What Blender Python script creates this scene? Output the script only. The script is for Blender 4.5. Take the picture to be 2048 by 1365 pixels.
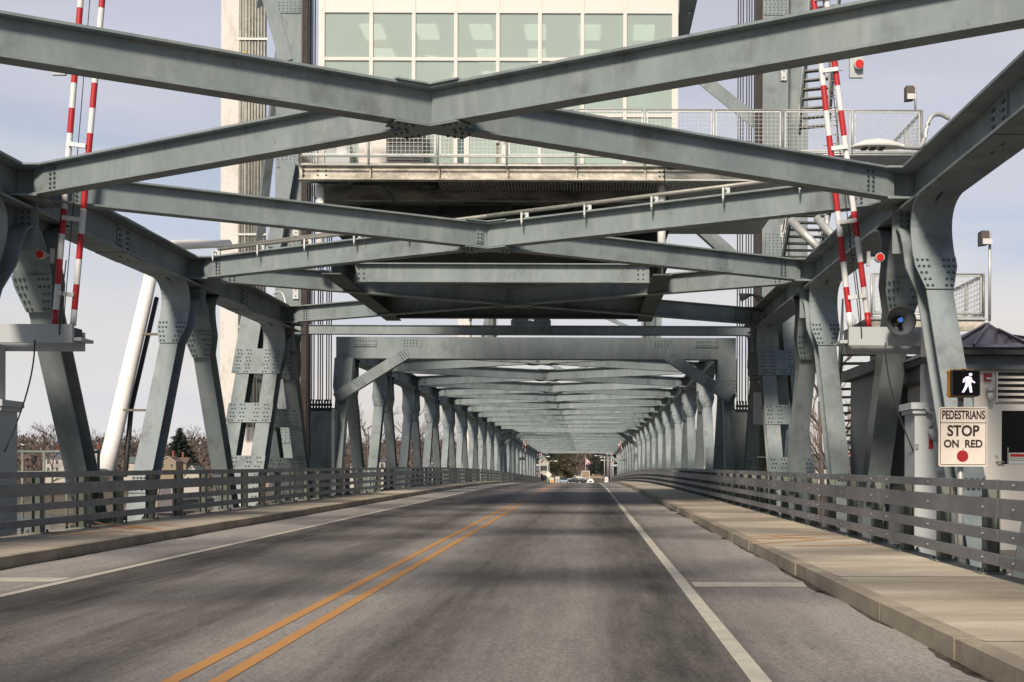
import bpy, math, random
from mathutils import Vector, Matrix
R = math.radians
random.seed(7)
scene = bpy.context.scene
for o in list(bpy.data.objects):
    bpy.data.objects.remove(o)
COL = scene.collection

# ------------------------------------------------------------------ camera (a level lens with shift; metres, camera at the origin)
F = 2600.0; VX = 1176.0; VY = 950.0
cam_d = bpy.data.cameras.new('camera'); cam = bpy.data.objects.new('camera', cam_d); COL.objects.link(cam)
cam.location = (0, 0, 0); cam.rotation_euler = (R(90), R(-0.2), 0)
cam_d.sensor_width = 36; cam_d.lens = F / 2048 * 36
cam_d.shift_x = -(VX - 1024) / 2048; cam_d.shift_y = (VY - 682.5) / 2048
cam_d.clip_start = 0.1; cam_d.clip_end = 8000
scene.camera = cam

# ------------------------------------------------------------------ sky and sun
SUN_EL, SUN_AZ = 39, 14       # the sun stands behind the camera, a little to its left
world = bpy.data.worlds.new('World'); scene.world = world; world.use_nodes = True
nt = world.node_tree; nt.nodes.clear(); L = nt.links.new
out = nt.nodes.new('ShaderNodeOutputWorld')
sky = nt.nodes.new('ShaderNodeTexSky'); sky.sky_type = 'NISHITA'; sky.sun_disc = False
sky.sun_elevation = R(SUN_EL); sky.sun_rotation = R(180 + SUN_AZ)
bg1 = nt.nodes.new('ShaderNodeBackground'); bg1.inputs[1].default_value = 0.08; L(sky.outputs[0], bg1.inputs[0])
tc = nt.nodes.new('ShaderNodeTexCoord'); sep = nt.nodes.new('ShaderNodeSeparateXYZ'); L(tc.outputs['Generated'], sep.inputs[0])
mpz = nt.nodes.new('ShaderNodeMapping'); mpz.inputs['Scale'].default_value = (2.2, 2.2, 11.0); L(tc.outputs['Generated'], mpz.inputs[0])
nzz = nt.nodes.new('ShaderNodeTexNoise'); nzz.inputs['Scale'].default_value = 1.3; nzz.inputs['Detail'].default_value = 4; nzz.inputs['Roughness'].default_value = 0.45; L(mpz.outputs[0], nzz.inputs['Vector'])
wv = nt.nodes.new('ShaderNodeMapRange'); wv.inputs[3].default_value = -0.075; wv.inputs[4].default_value = 0.075; wv.inputs[1].default_value = 0.3; wv.inputs[2].default_value = 0.7; L(nzz.outputs[0], wv.inputs[0])
wa = nt.nodes.new('ShaderNodeMath'); wa.operation = 'ADD'; L(sep.outputs[2], wa.inputs[0]); L(wv.outputs[0], wa.inputs[1])
ramp = nt.nodes.new('ShaderNodeValToRGB'); L(wa.outputs[0], ramp.inputs[0])
ramp.color_ramp.elements[0].position = 0.0; ramp.color_ramp.elements[0].color = (0.70, 0.66, 0.63, 1)
ramp.color_ramp.elements[1].position = 0.7; ramp.color_ramp.elements[1].color = (0.20, 0.22, 0.28, 1)
for p_, c_ in ((0.07, (0.80, 0.765, 0.735, 1)), (0.12, (0.74, 0.735, 0.76, 1)), (0.19, (0.56, 0.62, 0.75, 1)), (0.24, (0.62, 0.635, 0.74, 1)), (0.38, (0.68, 0.67, 0.715, 1))):
    e = ramp.color_ramp.elements.new(p_); e.color = c_
mp = nt.nodes.new('ShaderNodeMapping'); mp.inputs['Scale'].default_value = (1.6, 1.6, 9.0); L(tc.outputs['Generated'], mp.inputs[0])
nz = nt.nodes.new('ShaderNodeTexNoise'); nz.inputs['Scale'].default_value = 1.6; nz.inputs['Detail'].default_value = 5; nz.inputs['Roughness'].default_value = 0.5
L(mp.outputs[0], nz.inputs['Vector'])
mr = nt.nodes.new('ShaderNodeMapRange'); L(nz.outputs[0], mr.inputs[0])
mr.inputs[1].default_value = 0.34; mr.inputs[2].default_value = 0.58; mr.inputs[3].default_value = 0.78; mr.inputs[4].default_value = 1.0
bg2 = nt.nodes.new('ShaderNodeBackground'); bg2.inputs[1].default_value = 1.0; L(ramp.outputs[0], bg2.inputs[0])
my = nt.nodes.new('ShaderNodeMapRange'); my.interpolation_type = 'SMOOTHSTEP'; L(sep.outputs[1], my.inputs[0])   # the cloud bank lies ahead; clearer sky behind
my.inputs[1].default_value = 0.25; my.inputs[2].default_value = 0.85; my.inputs[3].default_value = 0.03; my.inputs[4].default_value = 1.0
mm = nt.nodes.new('ShaderNodeMath'); mm.operation = 'MULTIPLY'; L(mr.outputs[0], mm.inputs[0]); L(my.outputs[0], mm.inputs[1])
mx = nt.nodes.new('ShaderNodeMixShader'); L(mm.outputs[0], mx.inputs[0]); L(bg1.outputs[0], mx.inputs[1]); L(bg2.outputs[0], mx.inputs[2])
L(mx.outputs[0], out.inputs[0])
sun_d = bpy.data.lights.new('sun', 'SUN'); sun_d.energy = 4.9; sun_d.angle = R(10); sun_d.color = (1.0, 0.9, 0.76)
sun = bpy.data.objects.new('sun', sun_d); COL.objects.link(sun)
sv = Vector((-math.sin(R(SUN_AZ)) * math.cos(R(SUN_EL)), -math.cos(R(SUN_AZ)) * math.cos(R(SUN_EL)), math.sin(R(SUN_EL))))
sun.rotation_euler = sv.to_track_quat('Z', 'Y').to_euler()
scene.view_settings.view_transform = 'Standard'; scene.view_settings.look = 'None'
scene.view_settings.exposure = 0.0; scene.view_settings.gamma = 1.0

# ------------------------------------------------------------------ materials
def mat(name, col, rough=0.6, metal=0.0, var=0.0, vscale=1.5, col2=None, fine=0.0, fscale=40, bump=0.0, bscale=60, stretch=(1, 1, 1), emit=None, thr=(0.35, 0.65), spec=0.5):
    m = bpy.data.materials.new(name); m.use_nodes = True
    n = m.node_tree; b = n.nodes['Principled BSDF']
    b.inputs['Base Color'].default_value = (*col, 1); b.inputs['Roughness'].default_value = rough; b.inputs['Metallic'].default_value = metal
    b.inputs['Specular IOR Level'].default_value = spec
    t = n.nodes.new('ShaderNodeTexCoord'); mpg = n.nodes.new('ShaderNodeMapping'); mpg.inputs['Scale'].default_value = stretch
    g = n.nodes.new('ShaderNodeNewGeometry'); n.links.new(g.outputs['Position'], mpg.inputs[0])
    if var > 0 or col2:
        c2 = col2 or tuple(c * (1 - var) for c in col)
        c1 = col if col2 else tuple(min(1, c * (1 + var)) for c in col)
        z = n.nodes.new('ShaderNodeTexNoise'); z.inputs['Scale'].default_value = vscale; z.inputs['Detail'].default_value = 6; z.inputs['Roughness'].default_value = 0.6
        n.links.new(mpg.outputs[0], z.inputs['Vector'])
        r = n.nodes.new('ShaderNodeMapRange'); r.inputs[1].default_value = thr[0]; r.inputs[2].default_value = thr[1]; n.links.new(z.outputs[0], r.inputs[0])
        mixn = n.nodes.new('ShaderNodeMix'); mixn.data_type = 'RGBA'
        mixn.inputs[6].default_value = (*c1, 1); mixn.inputs[7].default_value = (*c2, 1)
        n.links.new(r.outputs[0], mixn.inputs[0])
        last = mixn.outputs[2]
        if fine > 0:
            z2 = n.nodes.new('ShaderNodeTexNoise'); z2.inputs['Scale'].default_value = fscale; z2.inputs['Detail'].default_value = 3
            n.links.new(mpg.outputs[0], z2.inputs['Vector'])
            r2 = n.nodes.new('ShaderNodeMapRange'); r2.inputs[1].default_value = 0.3; r2.inputs[2].default_value = 0.7
            r2.inputs[3].default_value = 1 - fine; r2.inputs[4].default_value = 1 + fine; n.links.new(z2.outputs[0], r2.inputs[0])
            h = n.nodes.new('ShaderNodeVectorMath'); h.operation = 'SCALE'; n.links.new(last, h.inputs[0]); n.links.new(r2.outputs[0], h.inputs['Scale'])
            last = h.outputs[0]
        n.links.new(last, b.inputs['Base Color'])
    if bump > 0:
        z3 = n.nodes.new('ShaderNodeTexNoise'); z3.inputs['Scale'].default_value = bscale; z3.inputs['Detail'].default_value = 4
        n.links.new(mpg.outputs[0], z3.inputs['Vector'])
        bp = n.nodes.new('ShaderNodeBump'); bp.inputs['Strength'].default_value = bump; bp.inputs['Distance'].default_value = 0.02
        n.links.new(z3.outputs[0], bp.inputs['Height']); n.links.new(bp.outputs[0], b.inputs['Normal'])
    if emit:
        b.inputs['Emission Color'].default_value = (*col, 1); b.inputs['Emission Strength'].default_value = emit
    return m

def steel_mat():
    m = mat('steel_paint', (0.225, 0.257, 0.262), 0.62, var=0.12, vscale=0.9, fine=0.05, fscale=9, stretch=(1, 1, 0.45), spec=0.22)
    n = m.node_tree; k = n.links.new; b = n.nodes['Principled BSDF']; src = b.inputs['Base Color'].links[0].from_socket
    g = n.nodes.new('ShaderNodeNewGeometry')
    def noise(sc, st, lo, hi, det=5):
        mpn = n.nodes.new('ShaderNodeMapping'); mpn.inputs['Scale'].default_value = st; k(g.outputs['Position'], mpn.inputs[0])
        z = n.nodes.new('ShaderNodeTexNoise'); z.inputs['Scale'].default_value = sc; z.inputs['Detail'].default_value = det; z.inputs['Roughness'].default_value = 0.65; k(mpn.outputs[0], z.inputs['Vector'])
        r = n.nodes.new('ShaderNodeMapRange'); r.inputs[1].default_value = lo; r.inputs[2].default_value = hi; k(z.outputs[0], r.inputs[0]); return r.outputs[0]
    # chalky run marks down the webs, grime, and a few rust specks
    def blend(a, col, fac, amt):
        mu = n.nodes.new('ShaderNodeMath'); mu.operation = 'MULTIPLY'; mu.inputs[1].default_value = amt; k(fac, mu.inputs[0])
        x = n.nodes.new('ShaderNodeMix'); x.data_type = 'RGBA'; k(mu.outputs[0], x.inputs[0]); k(a, x.inputs[6]); x.inputs[7].default_value = (*col, 1); return x.outputs[2]
    c = blend(src, (0.33, 0.34, 0.32), noise(2.6, (1, 1, 0.12), 0.53, 0.72), 0.6)
    c = blend(c, (0.09, 0.095, 0.09), noise(1.3, (1, 1, 0.8), 0.53, 0.72, 7), 0.62)
    c = blend(c, (0.20, 0.10, 0.05), noise(6, (1, 1, 0.35), 0.67, 0.74, 4), 0.7)
    k(c, b.inputs['Base Color']); return m
STEEL = steel_mat()
BOLT = mat('bolt_steel', (0.07, 0.11, 0.12), 0.5, 0.4)
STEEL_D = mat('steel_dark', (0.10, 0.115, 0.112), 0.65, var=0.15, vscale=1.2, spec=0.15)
RAILM = mat('rail_galvanised', (0.215, 0.215, 0.225), 0.55, 0.25, var=0.16, vscale=1.8, fine=0.08, fscale=25)
POSTM = mat('post_paint', (0.17, 0.185, 0.155), 0.6, var=0.15, vscale=4)
GALV = mat('galvanised', (0.50, 0.50, 0.48), 0.5, 0.35, var=0.1, vscale=5)
MOTTLE = mat('weathered_galvanised', (0.62, 0.57, 0.48), 0.6, 0.1, vscale=2.6, col2=(0.30, 0.27, 0.22), fine=0.15, fscale=14, stretch=(1, 1, 2.0))
MOTTLE_D = mat('stained_light_streaked_steel', (0.26, 0.25, 0.23), 0.6, 0.1, vscale=1.8, col2=(0.06, 0.06, 0.055), fine=0.2, fscale=14, stretch=(0.6, 1, 2.0))  # stains; on the floor beam also painted streaks of light
PALE = mat('pale_metallised_steel', (0.66, 0.62, 0.585), 0.7, vscale=1.6, col2=(0.52, 0.46, 0.40), fine=0.08, fscale=12, stretch=(2, 2, 0.6), thr=(.5, .75))
CREAM = mat('frame_white', (0.68, 0.605, 0.555), 0.45)
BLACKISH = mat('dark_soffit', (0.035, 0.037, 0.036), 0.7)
RUSTY = mat('wire_rope', (0.045, 0.034, 0.030), 0.75, 0.2, var=0.3, vscale=6)
RED = mat('red_paint', (0.46, 0.02, 0.025), 0.4)
WHITE = mat('white_paint', (0.72, 0.71, 0.70), 0.4, var=0.05, vscale=3)
WHITEPIPE = mat('white_pipe_paint', (0.82, 0.78, 0.75), 0.35, var=0.03)
GREYCAB = mat('cabinet_grey', (0.44, 0.46, 0.47), 0.5, var=0.04)
CONDUIT = mat('conduit', (0.30, 0.29, 0.25), 0.5, 0.3, var=0.15, vscale=5)
CONDUIT_O = mat('conduit_olive', (0.16, 0.145, 0.10), 0.5, 0.2, var=0.25, vscale=4)
YELLOW = mat('yellow_band', (0.6, 0.4, 0.05), 0.5)
LAMPM = mat('lamp_housing', (0.62, 0.60, 0.57), 0.5)
DARKP = mat('dark_plastic', (0.03, 0.028, 0.028), 0.5)
BRONZE = mat('bronze_housing', (0.10, 0.07, 0.065), 0.5)
BLUE = mat('blue_plastic', (0.02, 0.13, 0.55), 0.4)
REDLENS = mat('red_lens', (0.55, 0.02, 0.015), 0.25)
REDLIT = mat('red_lens_lit', (0.55, 0.02, 0.015), 0.3, emit=0.05)
ROOFM = mat('metal_roof', (0.055, 0.045, 0.06), 0.4, 0.2, var=0.1)
BOOTHM = mat('booth_panel', (0.72, 0.665, 0.60), 0.5, var=0.03, vscale=1)
PANELG = mat('panel_grey', (0.085, 0.092, 0.105), 0.45, var=0.05, vscale=1)
SIGNM = mat('sign_face', (0.74, 0.65, 0.57), 0.4, var=0.04, vscale=6)
INK = mat('sign_ink', (0.025, 0.012, 0.012), 0.5)
SIGRED = mat('sign_red', (0.36, 0.01, 0.015), 0.45)
SIGYEL = mat('signal_yellow', (0.62, 0.28, 0.03), 0.5)
WALKM = mat('walk_symbol_lit', (0.80, 0.70, 1.0), 0.5, emit=1.0)
BLACK = mat('black_glass', (0.006, 0.006, 0.007), 0.25, spec=0.15)
ORANGE = mat('orange_sign', (0.85, 0.28, 0.02), 0.5)
CURB = mat('kerb_concrete', (0.37, 0.31, 0.235), 0.85, vscale=1.6, col2=(0.24, 0.20, 0.15), fine=0.12, fscale=30, bump=0.15)
DEBRIS = mat('dark_grit', (0.06, 0.045, 0.035), 0.9, var=0.4, vscale=10)
LINEW = mat('line_paint_white', (0.50, 0.455, 0.38), 0.7, vscale=4, col2=(0.36, 0.33, 0.285), fine=0.12, fscale=50, thr=(0.4, 0.75))
LINEY = mat("line_paint_yellow", (0.46, 0.225, 0.07), 0.7, vscale=3, col2=(0.42, 0.20, 0.06), fine=0.12, fscale=50, thr=(0.4, 0.8))
SPRAY = mat('orange_marking_paint', (0.60, 0.265, 0.085), 0.8, vscale=2.5, col2=(0.48, 0.29, 0.14), thr=(0.35, 0.8))
WATER = mat('water', (0.05, 0.06, 0.065), 0.15, bump=0.5, bscale=0.8)
LAND = mat('winter_ground', (0.12, 0.092, 0.058), 0.9, vscale=0.02, col2=(0.065, 0.055, 0.04), fine=0.2, fscale=0.4)
BARK = mat('bark', (0.10, 0.078, 0.066), 0.9, var=0.2)
TWIG = mat('bare_twigs', (0.112, 0.082, 0.070), 0.9, var=0.35, vscale=0.06)
TWIG2 = mat('pale_twigs', (0.22, 0.15, 0.12), 0.9, var=0.3, vscale=0.4)
NEEDLE = mat('needles', (0.020, 0.032, 0.018), 0.85, var=0.4, vscale=0.5)
NEEDLE2 = mat('pine_needles', (0.065, 0.060, 0.026), 0.85, var=0.4, vscale=0.3)
HWALL = mat('house_white', (0.42, 0.38, 0.34), 0.7)
HBUFF = mat('house_buff', (0.26, 0.195, 0.13), 0.7)
HGREY = mat('house_grey_shingle', (0.13, 0.11, 0.12), 0.8, var=0.15)
HRED = mat('house_red', (0.30, 0.07, 0.05), 0.7)
HROOF = mat('house_roof', (0.10, 0.095, 0.10), 0.8, var=0.1)
HROOFG = mat('house_roof_green', (0.10, 0.13, 0.11), 0.8, var=0.1)
HROOFB = mat('house_roof_brown', (0.13, 0.085, 0.07), 0.8, var=0.1)
BRICK = mat('chimney_brick', (0.25, 0.06, 0.04), 0.8)
HWIN = mat('house_window', (0.03, 0.035, 0.045), 0.2)
CARM = mat('car_silver_blue', (0.22, 0.27, 0.33), 0.3, 0.4)
CARW = mat('car_white', (0.7, 0.68, 0.66), 0.3)
CARD = mat('car_dark', (0.03, 0.03, 0.035), 0.3)
TYRE = mat('tyre', (0.02, 0.02, 0.02), 0.8)
SKIN = mat('skin', (0.45, 0.27, 0.19), 0.6)
HIVIS = mat('hi_vis_cloth', (0.45, 0.75, 0.03), 0.6)
NAVY = mat('navy_cloth', (0.02, 0.03, 0.09), 0.7)
FLAGW = mat('flag_stripes', (0.60, 0.28, 0.28), 0.7)
INTERIOR = mat('interior_wall', (0.55, 0.60, 0.52), 0.8)
INTCEIL = mat('interior_ceiling', (0.80, 0.80, 0.72), 0.8)
GREENP = mat('green_panel', (0.35, 0.70, 0.12), 0.6)

def glass_mat():
    m = bpy.data.materials.new('tinted_glass'); m.use_nodes = True; n = m.node_tree; n.nodes.clear()
    o = n.nodes.new('ShaderNodeOutputMaterial'); t = n.nodes.new('ShaderNodeBsdfTransparent'); t.inputs[0].default_value = (0.80, 0.90, 0.82, 1)
    g = n.nodes.new('ShaderNodeBsdfGlossy'); g.inputs[0].default_value = (0.85, 0.9, 0.86, 1); g.inputs['Roughness'].default_value = 0.03
    d = n.nodes.new('ShaderNodeBsdfDiffuse'); d.inputs[0].default_value = (0.74, 0.81, 0.74, 1)
    lw = n.nodes.new('ShaderNodeLayerWeight'); lw.inputs[0].default_value = 0.35
    ma = n.nodes.new('ShaderNodeMapRange'); ma.inputs[3].default_value = 0.10; ma.inputs[4].default_value = 0.7
    n.links.new(lw.outputs['Fresnel'], ma.inputs[0])
    m1 = n.nodes.new('ShaderNodeMixShader'); m1.inputs[0].default_value = 0.36
    n.links.new(t.outputs[0], m1.inputs[1]); n.links.new(d.outputs[0], m1.inputs[2])
    m2 = n.nodes.new('ShaderNodeMixShader'); n.links.new(ma.outputs[0], m2.inputs[0]); n.links.new(m1.outputs[0], m2.inputs[1]); n.links.new(g.outputs[0], m2.inputs[2])
    n.links.new(m2.outputs[0], o.inputs[0]); return m
GLASS = glass_mat()
LITP = mat('added_ceiling_glow', (1.0, 0.93, 0.80), 0.5, emit=0.75)  # added glow that brightens the room behind the glass

# asphalt: lighter salt-whitened bands between worn wheel tracks, speckled stone
XC = -2.43
def road_mat():
    m = bpy.data.materials.new('asphalt'); m.use_nodes = True; n = m.node_tree; k = n.links.new; b = n.nodes['Principled BSDF']
    g = n.nodes.new('ShaderNodeNewGeometry'); s = n.nodes.new('ShaderNodeSeparateXYZ'); k(g.outputs['Position'], s.inputs[0])
    def noise(sc, stretch, det=5, rough=0.6):
        mpn = n.nodes.new('ShaderNodeMapping'); mpn.inputs['Scale'].default_value = stretch; k(g.outputs['Position'], mpn.inputs[0])
        z = n.nodes.new('ShaderNodeTexNoise'); z.inputs['Scale'].default_value = sc; z.inputs['Detail'].default_value = det; z.inputs['Roughness'].default_value = rough
        k(mpn.outputs[0], z.inputs['Vector']); return z.outputs[0]
    def mrange(v, a, b_, c, d):
        r = n.nodes.new('ShaderNodeMapRange'); r.inputs[1].default_value = a; r.inputs[2].default_value = b_; r.inputs[3].default_value = c; r.inputs[4].default_value = d; k(v, r.inputs[0]); return r.outputs[0]
    def math_(op, a, b_):
        q = n.nodes.new('ShaderNodeMath'); q.operation = op
        for i, v in enumerate((a, b_)):
            if isinstance(v, (int, float)): q.inputs[i].default_value = v
            else: k(v, q.inputs[i])
        return q.outputs[0]
    xw = math_('ADD', s.outputs[0], mrange(noise(0.5, (1, 0.12, 1)), 0, 1, -0.4, 0.4))
    rp = n.nodes.new('ShaderNodeValToRGB'); k(mrange(xw, -8.0, 3.0, 0, 1), rp.inputs[0])
    cr = rp.color_ramp
    def pos(x): return (x + 8) / 11
    pts = [(-7.4, .98), (-6.15, .78), (-5.78, .14), (-5.2, .08), (-4.6, .34), (-4.0, .40), (-3.3, .22), (-2.9, .58), (-2.43, .80), (-1.9, .55), (-1.35, .20), (-0.8, .40), (-0.2, .60), (0.25, .24), (0.7, .10), (1.02, .26), (1.3, .68), (1.9, .82), (2.4, 1.0)]
    cr.elements[0].position = pos(pts[0][0]); cr.elements[0].color = (pts[0][1],) * 3 + (1,)
    cr.elements[1].position = pos(pts[-1][0]); cr.elements[1].color = (pts[-1][1],) * 3 + (1,)
    for x, v in pts[1:-1]:
        e = cr.elements.new(pos(x)); e.color = (v, v, v, 1)
    cloudy = mrange(noise(1.1, (1, 0.05, 1), 7, 0.7), 0.3, 0.7, -0.13, 0.13)
    cloudy = math_('ADD', cloudy, mrange(noise(2.2, (1, 0.35, 1), 7, 0.75), 0.3, 0.7, -0.11, 0.11))
    streak = mrange(noise(9, (1, 0.06, 1), 3), 0.3, 0.7, -0.09, 0.09)
    f = math_('ADD', math_('ADD', rp.outputs[0], cloudy), streak)
    mix = n.nodes.new('ShaderNodeMix'); mix.data_type = 'RGBA'; k(f, mix.inputs[0])
    mix.inputs[6].default_value = (0.044, 0.039, 0.035, 1); mix.inputs[7].default_value = (0.295, 0.270, 0.248, 1)
    v = n.nodes.new('ShaderNodeTexVoronoi'); v.inputs['Scale'].default_value = 22
    k(g.outputs['Position'], v.inputs['Vector'])
    grain = math_('MULTIPLY', mrange(noise(38, (1, 0.6, 1), 4), 0.25, 0.75, 0.6, 1.4), mrange(v.outputs['Distance'], 0.0, 0.3, 0.6, 1.06))
    crack = mrange(noise(6.0, (1, 0.7, 1), 8, 0.75), 0.60, 0.68, 1.0, 0.6)
    sc = n.nodes.new('ShaderNodeVectorMath'); sc.operation = 'SCALE'; k(mix.outputs[2], sc.inputs[0]); k(math_('MULTIPLY', grain, crack), sc.inputs['Scale'])
    k(sc.outputs[0], b.inputs['Base Color']); b.inputs['Roughness'].default_value = 0.75; b.inputs['Specular IOR Level'].default_value = 0.3
    bp = n.nodes.new('ShaderNodeBump'); bp.inputs['Strength'].default_value = 0.3; bp.inputs['Distance'].default_value = 0.01; k(noise(60, (1, 1, 1), 3), bp.inputs['Height']); k(bp.outputs[0], b.inputs['Normal'])
    return m
ASPHALT = road_mat()

def walk_mat():
    m = bpy.data.materials.new('sidewalk_concrete'); m.use_nodes = True; n = m.node_tree; k = n.links.new; b = n.nodes['Principled BSDF']
    g = n.nodes.new('ShaderNodeNewGeometry')
    def noise(sc, stretch, det=5, rough=0.6):
        mpn = n.nodes.new('ShaderNodeMapping'); mpn.inputs['Scale'].default_value = stretch; k(g.outputs['Position'], mpn.inputs[0])
        z = n.nodes.new('ShaderNodeTexNoise'); z.inputs['Scale'].default_value = sc; z.inputs['Detail'].default_value = det; z.inputs['Roughness'].default_value = rough
        k(mpn.outputs[0], z.inputs['Vector']); return z.outputs[0]
    cr = n.nodes.new('ShaderNodeValToRGB'); k(noise(0.9, (0.35, 1.2, 1), 7, 0.65), cr.inputs[0])
    cr.color_ramp.elements[0].position = 0.28; cr.color_ramp.elements[0].color = (0.29, 0.24, 0.175, 1)
    cr.color_ramp.elements[1].position = 0.78; cr.color_ramp.elements[1].color = (0.64, 0.57, 0.47, 1)
    e = cr.color_ramp.elements.new(0.52); e.color = (0.44, 0.375, 0.285, 1)
    r = n.nodes.new('ShaderNodeMapRange'); r.inputs[1].default_value = 0.3; r.inputs[2].default_value = 0.7; r.inputs[3].default_value = 0.85; r.inputs[4].default_value = 1.15; k(noise(35, (1, 1, 1), 4), r.inputs[0])
    st = n.nodes.new('ShaderNodeMapRange'); st.inputs[1].default_value = 0.55; st.inputs[2].default_value = 0.7; st.inputs[4].default_value = 0.45; k(noise(0.6, (0.6, 1.5, 1), 6, 0.7), st.inputs[0])
    xm = n.nodes.new('ShaderNodeMix'); xm.data_type = 'RGBA'; k(st.outputs[0], xm.inputs[0]); k(cr.outputs[0], xm.inputs[6]); xm.inputs[7].default_value = (0.17, 0.12, 0.075, 1)
    sc = n.nodes.new('ShaderNodeVectorMath'); sc.operation = 'SCALE'; k(xm.outputs[2], sc.inputs[0]); k(r.outputs[0], sc.inputs['Scale'])
    k(sc.outputs[0], b.inputs['Base Color']); b.inputs['Roughness'].default_value = 0.85
    return m
WALK = walk_mat()

# ------------------------------------------------------------------ mesh builder
class MB:
    def __init__(s): s.v = []; s.f = []; s.mi = []; s.sm = []; s.mats = []
    def mid(s, m):
        if m not in s.mats: s.mats.append(m)
        return s.mats.index(m)
    def add(s, vs, fs, m, smooth=False):
        o = len(s.v); s.v += [tuple(p) for p in vs]; i = s.mid(m)
        for f in fs: s.f.append(tuple(q + o for q in f)); s.mi.append(i); s.sm.append(smooth)
        return s
    def box(s, a, b, m):
        x0, x1 = sorted((a[0], b[0])); y0, y1 = sorted((a[1], b[1])); z0, z1 = sorted((a[2], b[2]))
        return s.add([(x0, y0, z0), (x1, y0, z0), (x1, y1, z0), (x0, y1, z0), (x0, y0, z1), (x1, y0, z1), (x1, y1, z1), (x0, y1, z1)],
                     [(0, 3, 2, 1), (4, 5, 6, 7), (0, 1, 5, 4), (1, 2, 6, 5), (2, 3, 7, 6), (3, 0, 4, 7)], m)
    def bar(s, p, q, w, h, m, up=(0, 0, 1), ox=0.0, oz=0.0):       # box from p to q, w across, h along up; offset in the section
        p = Vector(p); q = Vector(q); d = (q - p).normalized(); u = Vector(up); x = d.cross(u).normalized(); u = x.cross(d).normalized()
        vs = []
        for c in (p, q):
            for a, b in ((-1, -1), (1, -1), (1, 1), (-1, 1)):
                vs.append(c + x * (ox + a * w / 2) + u * (oz + b * h / 2))
        return s.add(vs, [(0, 1, 2, 3), (7, 6, 5, 4), (0, 4, 5, 1), (1, 5, 6, 2), (2, 6, 7, 3), (3, 7, 4, 0)], m)
    def ibeam(s, p, q, fw, dp, m, tf=0.035, tw=0.02):             # p, q on the top face's centre line
        s.bar(p, q, fw, tf, m, oz=-tf / 2); s.bar(p, q, fw, tf, m, oz=-dp + tf / 2); s.bar(p, q, tw, dp - 2 * tf, m, oz=-dp / 2); return s
    def tube(s, pts, r, m, n=8, caps=True, r2=None):
        pts = [Vector(p) for p in pts]; N = len(pts); vs = []; fs = []
        for i, p in enumerate(pts):
            d = (pts[min(i + 1, N - 1)] - pts[max(i - 1, 0)]).normalized()
            ref = Vector((0, 0, 1)) if abs(d.z) < 0.9 else Vector((1, 0, 0))
            x = d.cross(ref).normalized(); y = x.cross(d).normalized()
            rr = r if r2 is None else r + (r2 - r) * i / max(1, N - 1)
            for k in range(n):
                a = 2 * math.pi * k / n; vs.append(p + x * math.cos(a) * rr + y * math.sin(a) * rr)
        for i in range(N - 1):
            for k in range(n):
                fs.append((i * n + k, i * n + (k + 1) % n, (i + 1) * n + (k + 1) % n, (i + 1) * n + k))
        s.add(vs, fs, m, True)
        if caps:
            o = len(s.v) - len(vs); i = s.mid(m)
            s.f.append(tuple(o + k for k in range(n))[::-1]); s.mi.append(i); s.sm.append(False)
            s.f.append(tuple(o + (N - 1) * n + k for k in range(n))); s.mi.append(i); s.sm.append(False)
        return s
    def ribbon(s, path, hw, th, m, x=0.0, smooth=True):           # flange strip: path in (y,z), half width hw[i], thickness th to the left of travel
        vs = []; fs = []; N = len(path)
        for i, (y, z) in enumerate(path):
            a = path[max(i - 1, 0)]; b = path[min(i + 1, N - 1)]; dy, dz = b[0] - a[0], b[1] - a[1]; l = math.hypot(dy, dz) or 1
            ny, nz_ = -dz / l * th, dy / l * th; w = hw[i] if isinstance(hw, (list, tuple)) else hw
            vs += [(x - w, y, z), (x + w, y, z), (x + w, y + ny, z + nz_), (x - w, y + ny, z + nz_)]
        for i in range(N - 1):
            a = i * 4; b = a + 4
            for k in range(4): fs.append((a + k, a + (k + 1) % 4, b + (k + 1) % 4, b + k))
        fs += [(3, 2, 1, 0), ((N - 1) * 4, (N - 1) * 4 + 1, (N - 1) * 4 + 2, (N - 1) * 4 + 3)]
        return s.add(vs, fs, m, False)
    def prism(s, poly, z0, z1, m, axis='z'):                      # polygon extruded along an axis
        n = len(poly); g = {'z': lambda a, b, c: (a, b, c), 'y': lambda a, b, c: (a, c, b), 'x': lambda a, b, c: (c, a, b)}[axis]
        vs = [g(a, b, z0) for a, b in poly] + [g(a, b, z1) for a, b in poly]
        fs = [tuple(range(n))[::-1], tuple(range(n, 2 * n))] + [(i, (i + 1) % n, n + (i + 1) % n, n + i) for i in range(n)]
        return s.add(vs, fs, m)
    def bolt(s, p, nrm, r, m, h=None):
        h = h or r * 0.9; nrm = Vector(nrm).normalized(); ref = Vector((0, 0, 1)) if abs(nrm.z) < 0.9 else Vector((1, 0, 0))
        x = nrm.cross(ref).normalized(); y = nrm.cross(x).normalized(); p = Vector(p)
        vs = [p + (x * math.cos(k * math.pi / 3) + y * math.sin(k * math.pi / 3)) * r for k in range(6)] + [p + (x * math.cos(k * math.pi / 3) + y * math.sin(k * math.pi / 3)) * r * 0.75 + nrm * h for k in range(6)]
        return s.add(vs, [(6, 7, 8, 9, 10, 11)] + [(k, (k + 1) % 6, 6 + (k + 1) % 6, 6 + k) for k in range(6)], m)
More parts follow.
